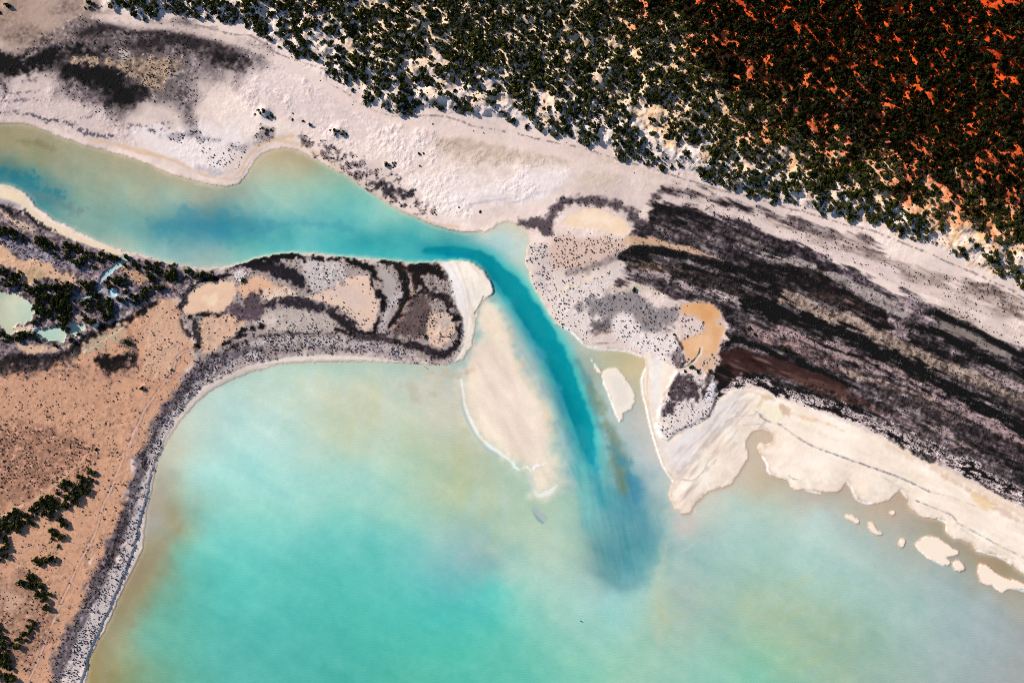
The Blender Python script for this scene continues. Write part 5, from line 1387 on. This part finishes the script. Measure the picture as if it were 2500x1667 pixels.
# named clumps standing alone on the flats
LONE = [(634, 271, 1.0, 'largest of the bushes on the white mound left of the flats'), (648, 274, 1.5, 'dark bush on top of the white mound on the sand flat'), (638, 279, 1.1, 'low bush on the left side of the white mound'),
        (661, 275, .7, 'small bush on the right side of the white mound'), (624, 280, .7, 'tiny bush at the left foot of the white mound'), (666, 284, 1.3, 'spreading bush in the shadow right of the white mound'), (655, 289, 1.1, 'low bush below the white mound'),
        (714, 277, .6, 'small round bush above a second one on the flat'), (715, 292, .8, 'oval bush right of the white mound'), (741, 296, .9, 'small bush midway between the mound and the dark clump'), (758, 306, 1.2, 'open dark bush on the flat near the dark clump'),
        (805, 319, .8, 'leftmost bush of the dark clump above the creek bank'), (818, 319, 1.3, 'tall bush at the top of the dark clump above the creek bank'), (827, 322, 1.1, 'middle bush of the dark clump above the creek bank'), (839, 322, .9, 'right upper bush of the dark clump above the creek bank'),
        (835, 331, 1.3, 'lower right bush of the dark clump above the creek bank'), (846, 328, .9, 'rightmost bush of the dark clump above the creek bank'), (819, 330, 1.0, 'lower left bush of the dark clump above the creek bank'),
        (642, 314, .9, 'bush above the grey patch by the creek bend'), (651, 321, 1.0, 'dark bush in the grey patch by the creek bend'), (662, 318, .9, 'right bush of the grey patch by the creek bend'), (649, 327, 1.0, 'low bush in the grey patch by the creek bend'), (636, 316, .6, 'small left bush of the grey patch by the creek bend'),
        (943, 406, 1.6, 'large olive bush casting a long shadow by the tyre tracks'), (950, 405, .8, 'small bush touching the large olive bush'), (958, 399, .7, 'upper left bush of four beside the large olive bush'), (965, 398, .8, 'upper right bush of four beside the large olive bush'), (964, 407, .8, 'lower right bush of four beside the large olive bush'), (959, 410, .6, 'lower left bush of four beside the large olive bush'),
        (1023, 377, 1.0, 'blue grey bush left of the tyre tracks'), (1034, 375, .7, 'small black bush left of the tyre tracks'), (1027, 407, .7, 'dark bush between the tyre tracks'), (1171, 518, .9, 'lone dark bush above the creek mouth'), (1120, 507, .6, 'small lone bush on the pale crust'),
        (22, 16, 1.7, 'dark bush near the upper left corner'), (30, 20, 1.4, 'right bush of the pair near the upper left corner'), (3, 35, 1.0, 'small bush on the left edge near the upper left corner'),
        (222, 11, 1.6, 'left bush of the clump below the upper edge'), (232, 14, 1.4, 'right bush of the clump below the upper edge'), (226, 22, 1.2, 'lower bush of the clump below the upper edge'), (212, 24, .9, 'small outlying bush left of the clump below the upper edge'),
        (350, 948, 1.4, 'bush on a tiny sand mound beside the vehicle track'), (421, 902, .9, 'bush on the sand beside the vehicle track bend'), (239, 1094, 1.1, 'dark bush on the tan plain left of the vehicle track'), (482, 844, 1.4, 'dark bush at the neck of the peninsula'), (545, 840, .8, 'small bush on the pink flat of the peninsula'), (594, 684, 1.6, 'dark bush pair by the cream pan on the peninsula'),
        (1548, 704, 1.6, 'dark round bush on the grey hollow east of the creek'), (1690, 896, 1.6, 'olive bush below the orange pan'), (1704, 906, 1.3, 'second olive bush below the orange pan'), (1732, 906, 1.4, 'olive bush beside the dark red band'), (1671, 904, 1.1, 'left olive bush below the orange pan'),
        (1829, 801, 1.5, 'yellow green bush in the grey marsh east of the orange pan'), (1843, 816, 1.2, 'small olive bush in the grey marsh east of the orange pan'), (1911, 853, 1.4, 'olive bush on the lower marsh ridge'),
        (2002, 521, 1.8, 'lone dark bush on the sand below the dune foot'), (1287, 309, 1.6, 'lone shrub at the dune foot above the wrack line'), (1646, 816, .9, 'bush at the edge of the white hook of sand'), (934, 735, .9, 'olive bush on the dark ridge of the peninsula'), (1112, 832, 1.2, 'dark bush near the round end of the peninsula'), (1040, 820, 1.2, 'dark bush by the round pan on the peninsula')]
lone_m = [bush_mesh('bush_leaves', 160 + k, 90, M_DUNE, leaf=.28, clumps=6) for k in range(4)]
for n_, (x, y, rad, lab) in enumerate(LONE):
    o = link('lone_bush', lone_m[n_ % 4], None, ((x - CX) * M, (CY - y) * M, float(ground_z(x, y)) - .05))
    o.rotation_euler = (0, 0, n_ * 1.7)
    o.scale = (rad, rad * .9, rad * (1.2 if rad > 1 else 1.0))
    tag(o, lab, 'bush', 'bushes standing alone on the flats')

# weed clump drifting on the lagoon
v, f, tint = bush_arrays(300, 60, .45, .3, 5)
me = mesh_np('weed_clump', v, f, [M_MANG], False)
me.attributes.new('leaf_tint', 'FLOAT', 'POINT').data.foreach_set('value', tint.astype(np.float32))
o = link('weed_clump', me, None, ((1418.5 - CX) * M, (CY - 1515.5) * M, -.02))
o.scale, o.rotation_euler = (.85, .45, .5), (0, 0, R(-45))
tag(o, 'small dark clump of weed floating alone on the open lagoon', 'seaweed')

# one person wading just off the sheltered beach
bm_v = [(0, 0, .92), (0, .01, 1.16), (0, .01, 1.40), (0, 0, 1.52), (0, -.01, 1.64), (0, -.01, 1.74),
        (.10, 0, .86), (.11, -.04, .48), (.11, .02, .06), (.11, -.12, .02), (-.10, 0, .86), (-.12, .06, .48), (-.12, .12, .06), (-.12, -.02, .02),
        (.19, .01, 1.38), (.25, .03, 1.10), (.24, -.06, .86), (.24, -.08, .76), (-.19, .01, 1.38), (-.26, .03, 1.10), (-.24, -.08, .87), (-.24, -.10, .77)]
bm_e = [(0, 1), (1, 2), (2, 3), (3, 4), (4, 5), (0, 6), (6, 7), (7, 8), (8, 9), (0, 10), (10, 11), (11, 12), (12, 13), (2, 14), (14, 15), (15, 16), (16, 17), (2, 18), (18, 19), (19, 20), (20, 21)]
bm_r = [.14, .13, .15, .06, .10, .07, .09, .06, .045, .03, .09, .06, .045, .03, .06, .045, .035, .04, .06, .045, .035, .04]
me = bpy.data.meshes.new('person')
me.from_pydata(bm_v, bm_e, [])
m_, t_, b_, L_ = nt_mat('tan_clothing')
b_.inputs['Base Color'].default_value = (.16, .11, .06, 1)
b_.inputs['Roughness'].default_value = .9
me.materials.append(m_)
o = link('person', me, None, ((1036.5 - CX) * M, (CY - 895) * M, float(ground_z(1036.5, 895)) - .02))
sk = o.modifiers.new('skin', 'SKIN')
me_l = me.skin_vertices[0].data if me.skin_vertices else None
if me_l is None:
    bpy.context.view_layer.update()
    me_l = me.skin_vertices[0].data if me.skin_vertices else None
if me_l is not None:
    for k_, r_ in enumerate(bm_r):
        me_l[k_].radius = (r_, r_)
    me_l[0].use_root = True
su = o.modifiers.new('smooth', 'SUBSURF')
su.levels = su.render_levels = 1
tag(o, 'small brown figure standing in the shallows off the tip of the peninsula', 'person')

# saltbush: the largest one by one, the rest as ground cover
D_SALT *= .35 + 1.25 * SS(-.7, 1.3, NZ[20] + .8 * NZ[10])
sx_, sy_, sr_ = scatter(np.clip(D_SALT / 7.5, 0, 1), 660000, .11, .50, 2.2, 15, gap=.7)


def salt_label(x, y, rad):
    if x > 1730 and y > 920:
        return 'black saltbush in the fringe above the right beach', 'saltbush in the fringe above the right beach'
    if x > 1290 and y > 440 and x < 1760:
        return 'dark saltbush on pale sand east of the creek mouth', 'saltbush east of the creek mouth'
    if x > 1500:
        return 'dark saltbush among the marsh ridges on the right', 'saltbush among the right marsh ridges'
    if y < 560:
        return 'dark saltbush on the flats north of the creek', 'saltbush north of the creek'
    if x < 430 and y > 880 or (x < 640 and y > 850):
        return 'dark saltbush on the strip along the western lagoon shore', 'saltbush along the western lagoon shore'
    if x < 330:
        return 'dark saltbush among the mangroves', 'saltbush among the mangroves'
    return 'dark saltbush on the peninsula between creek and lagoon', 'saltbush on the peninsula'


q = np.where(vis(sx_, sy_))[0][:300]
salt_m = [bush_mesh('saltbush_leaves', 180 + k, 26, M_SALT, leaf=.45, clumps=4) for k in range(5)]
individuals('saltbush', sx_[q], sy_[q], sr_[q], salt_m, 'saltbush', salt_label, 1.0, 23)
r_ = np.setdiff1d(np.arange(len(sx_)), q)
joined('saltbush_cover', sx_[r_], sy_[r_], sr_[r_], M_SALT, 'countless small dark saltbush dotting the marsh, shores and plain', 6, 35, variants=8, leaf=.75, hmul=1.1, tmul=.7)
print('COUNTS dune', len(dx), 'mang', len(mxp), 'plain', len(pxp), 'salt', len(sx_))
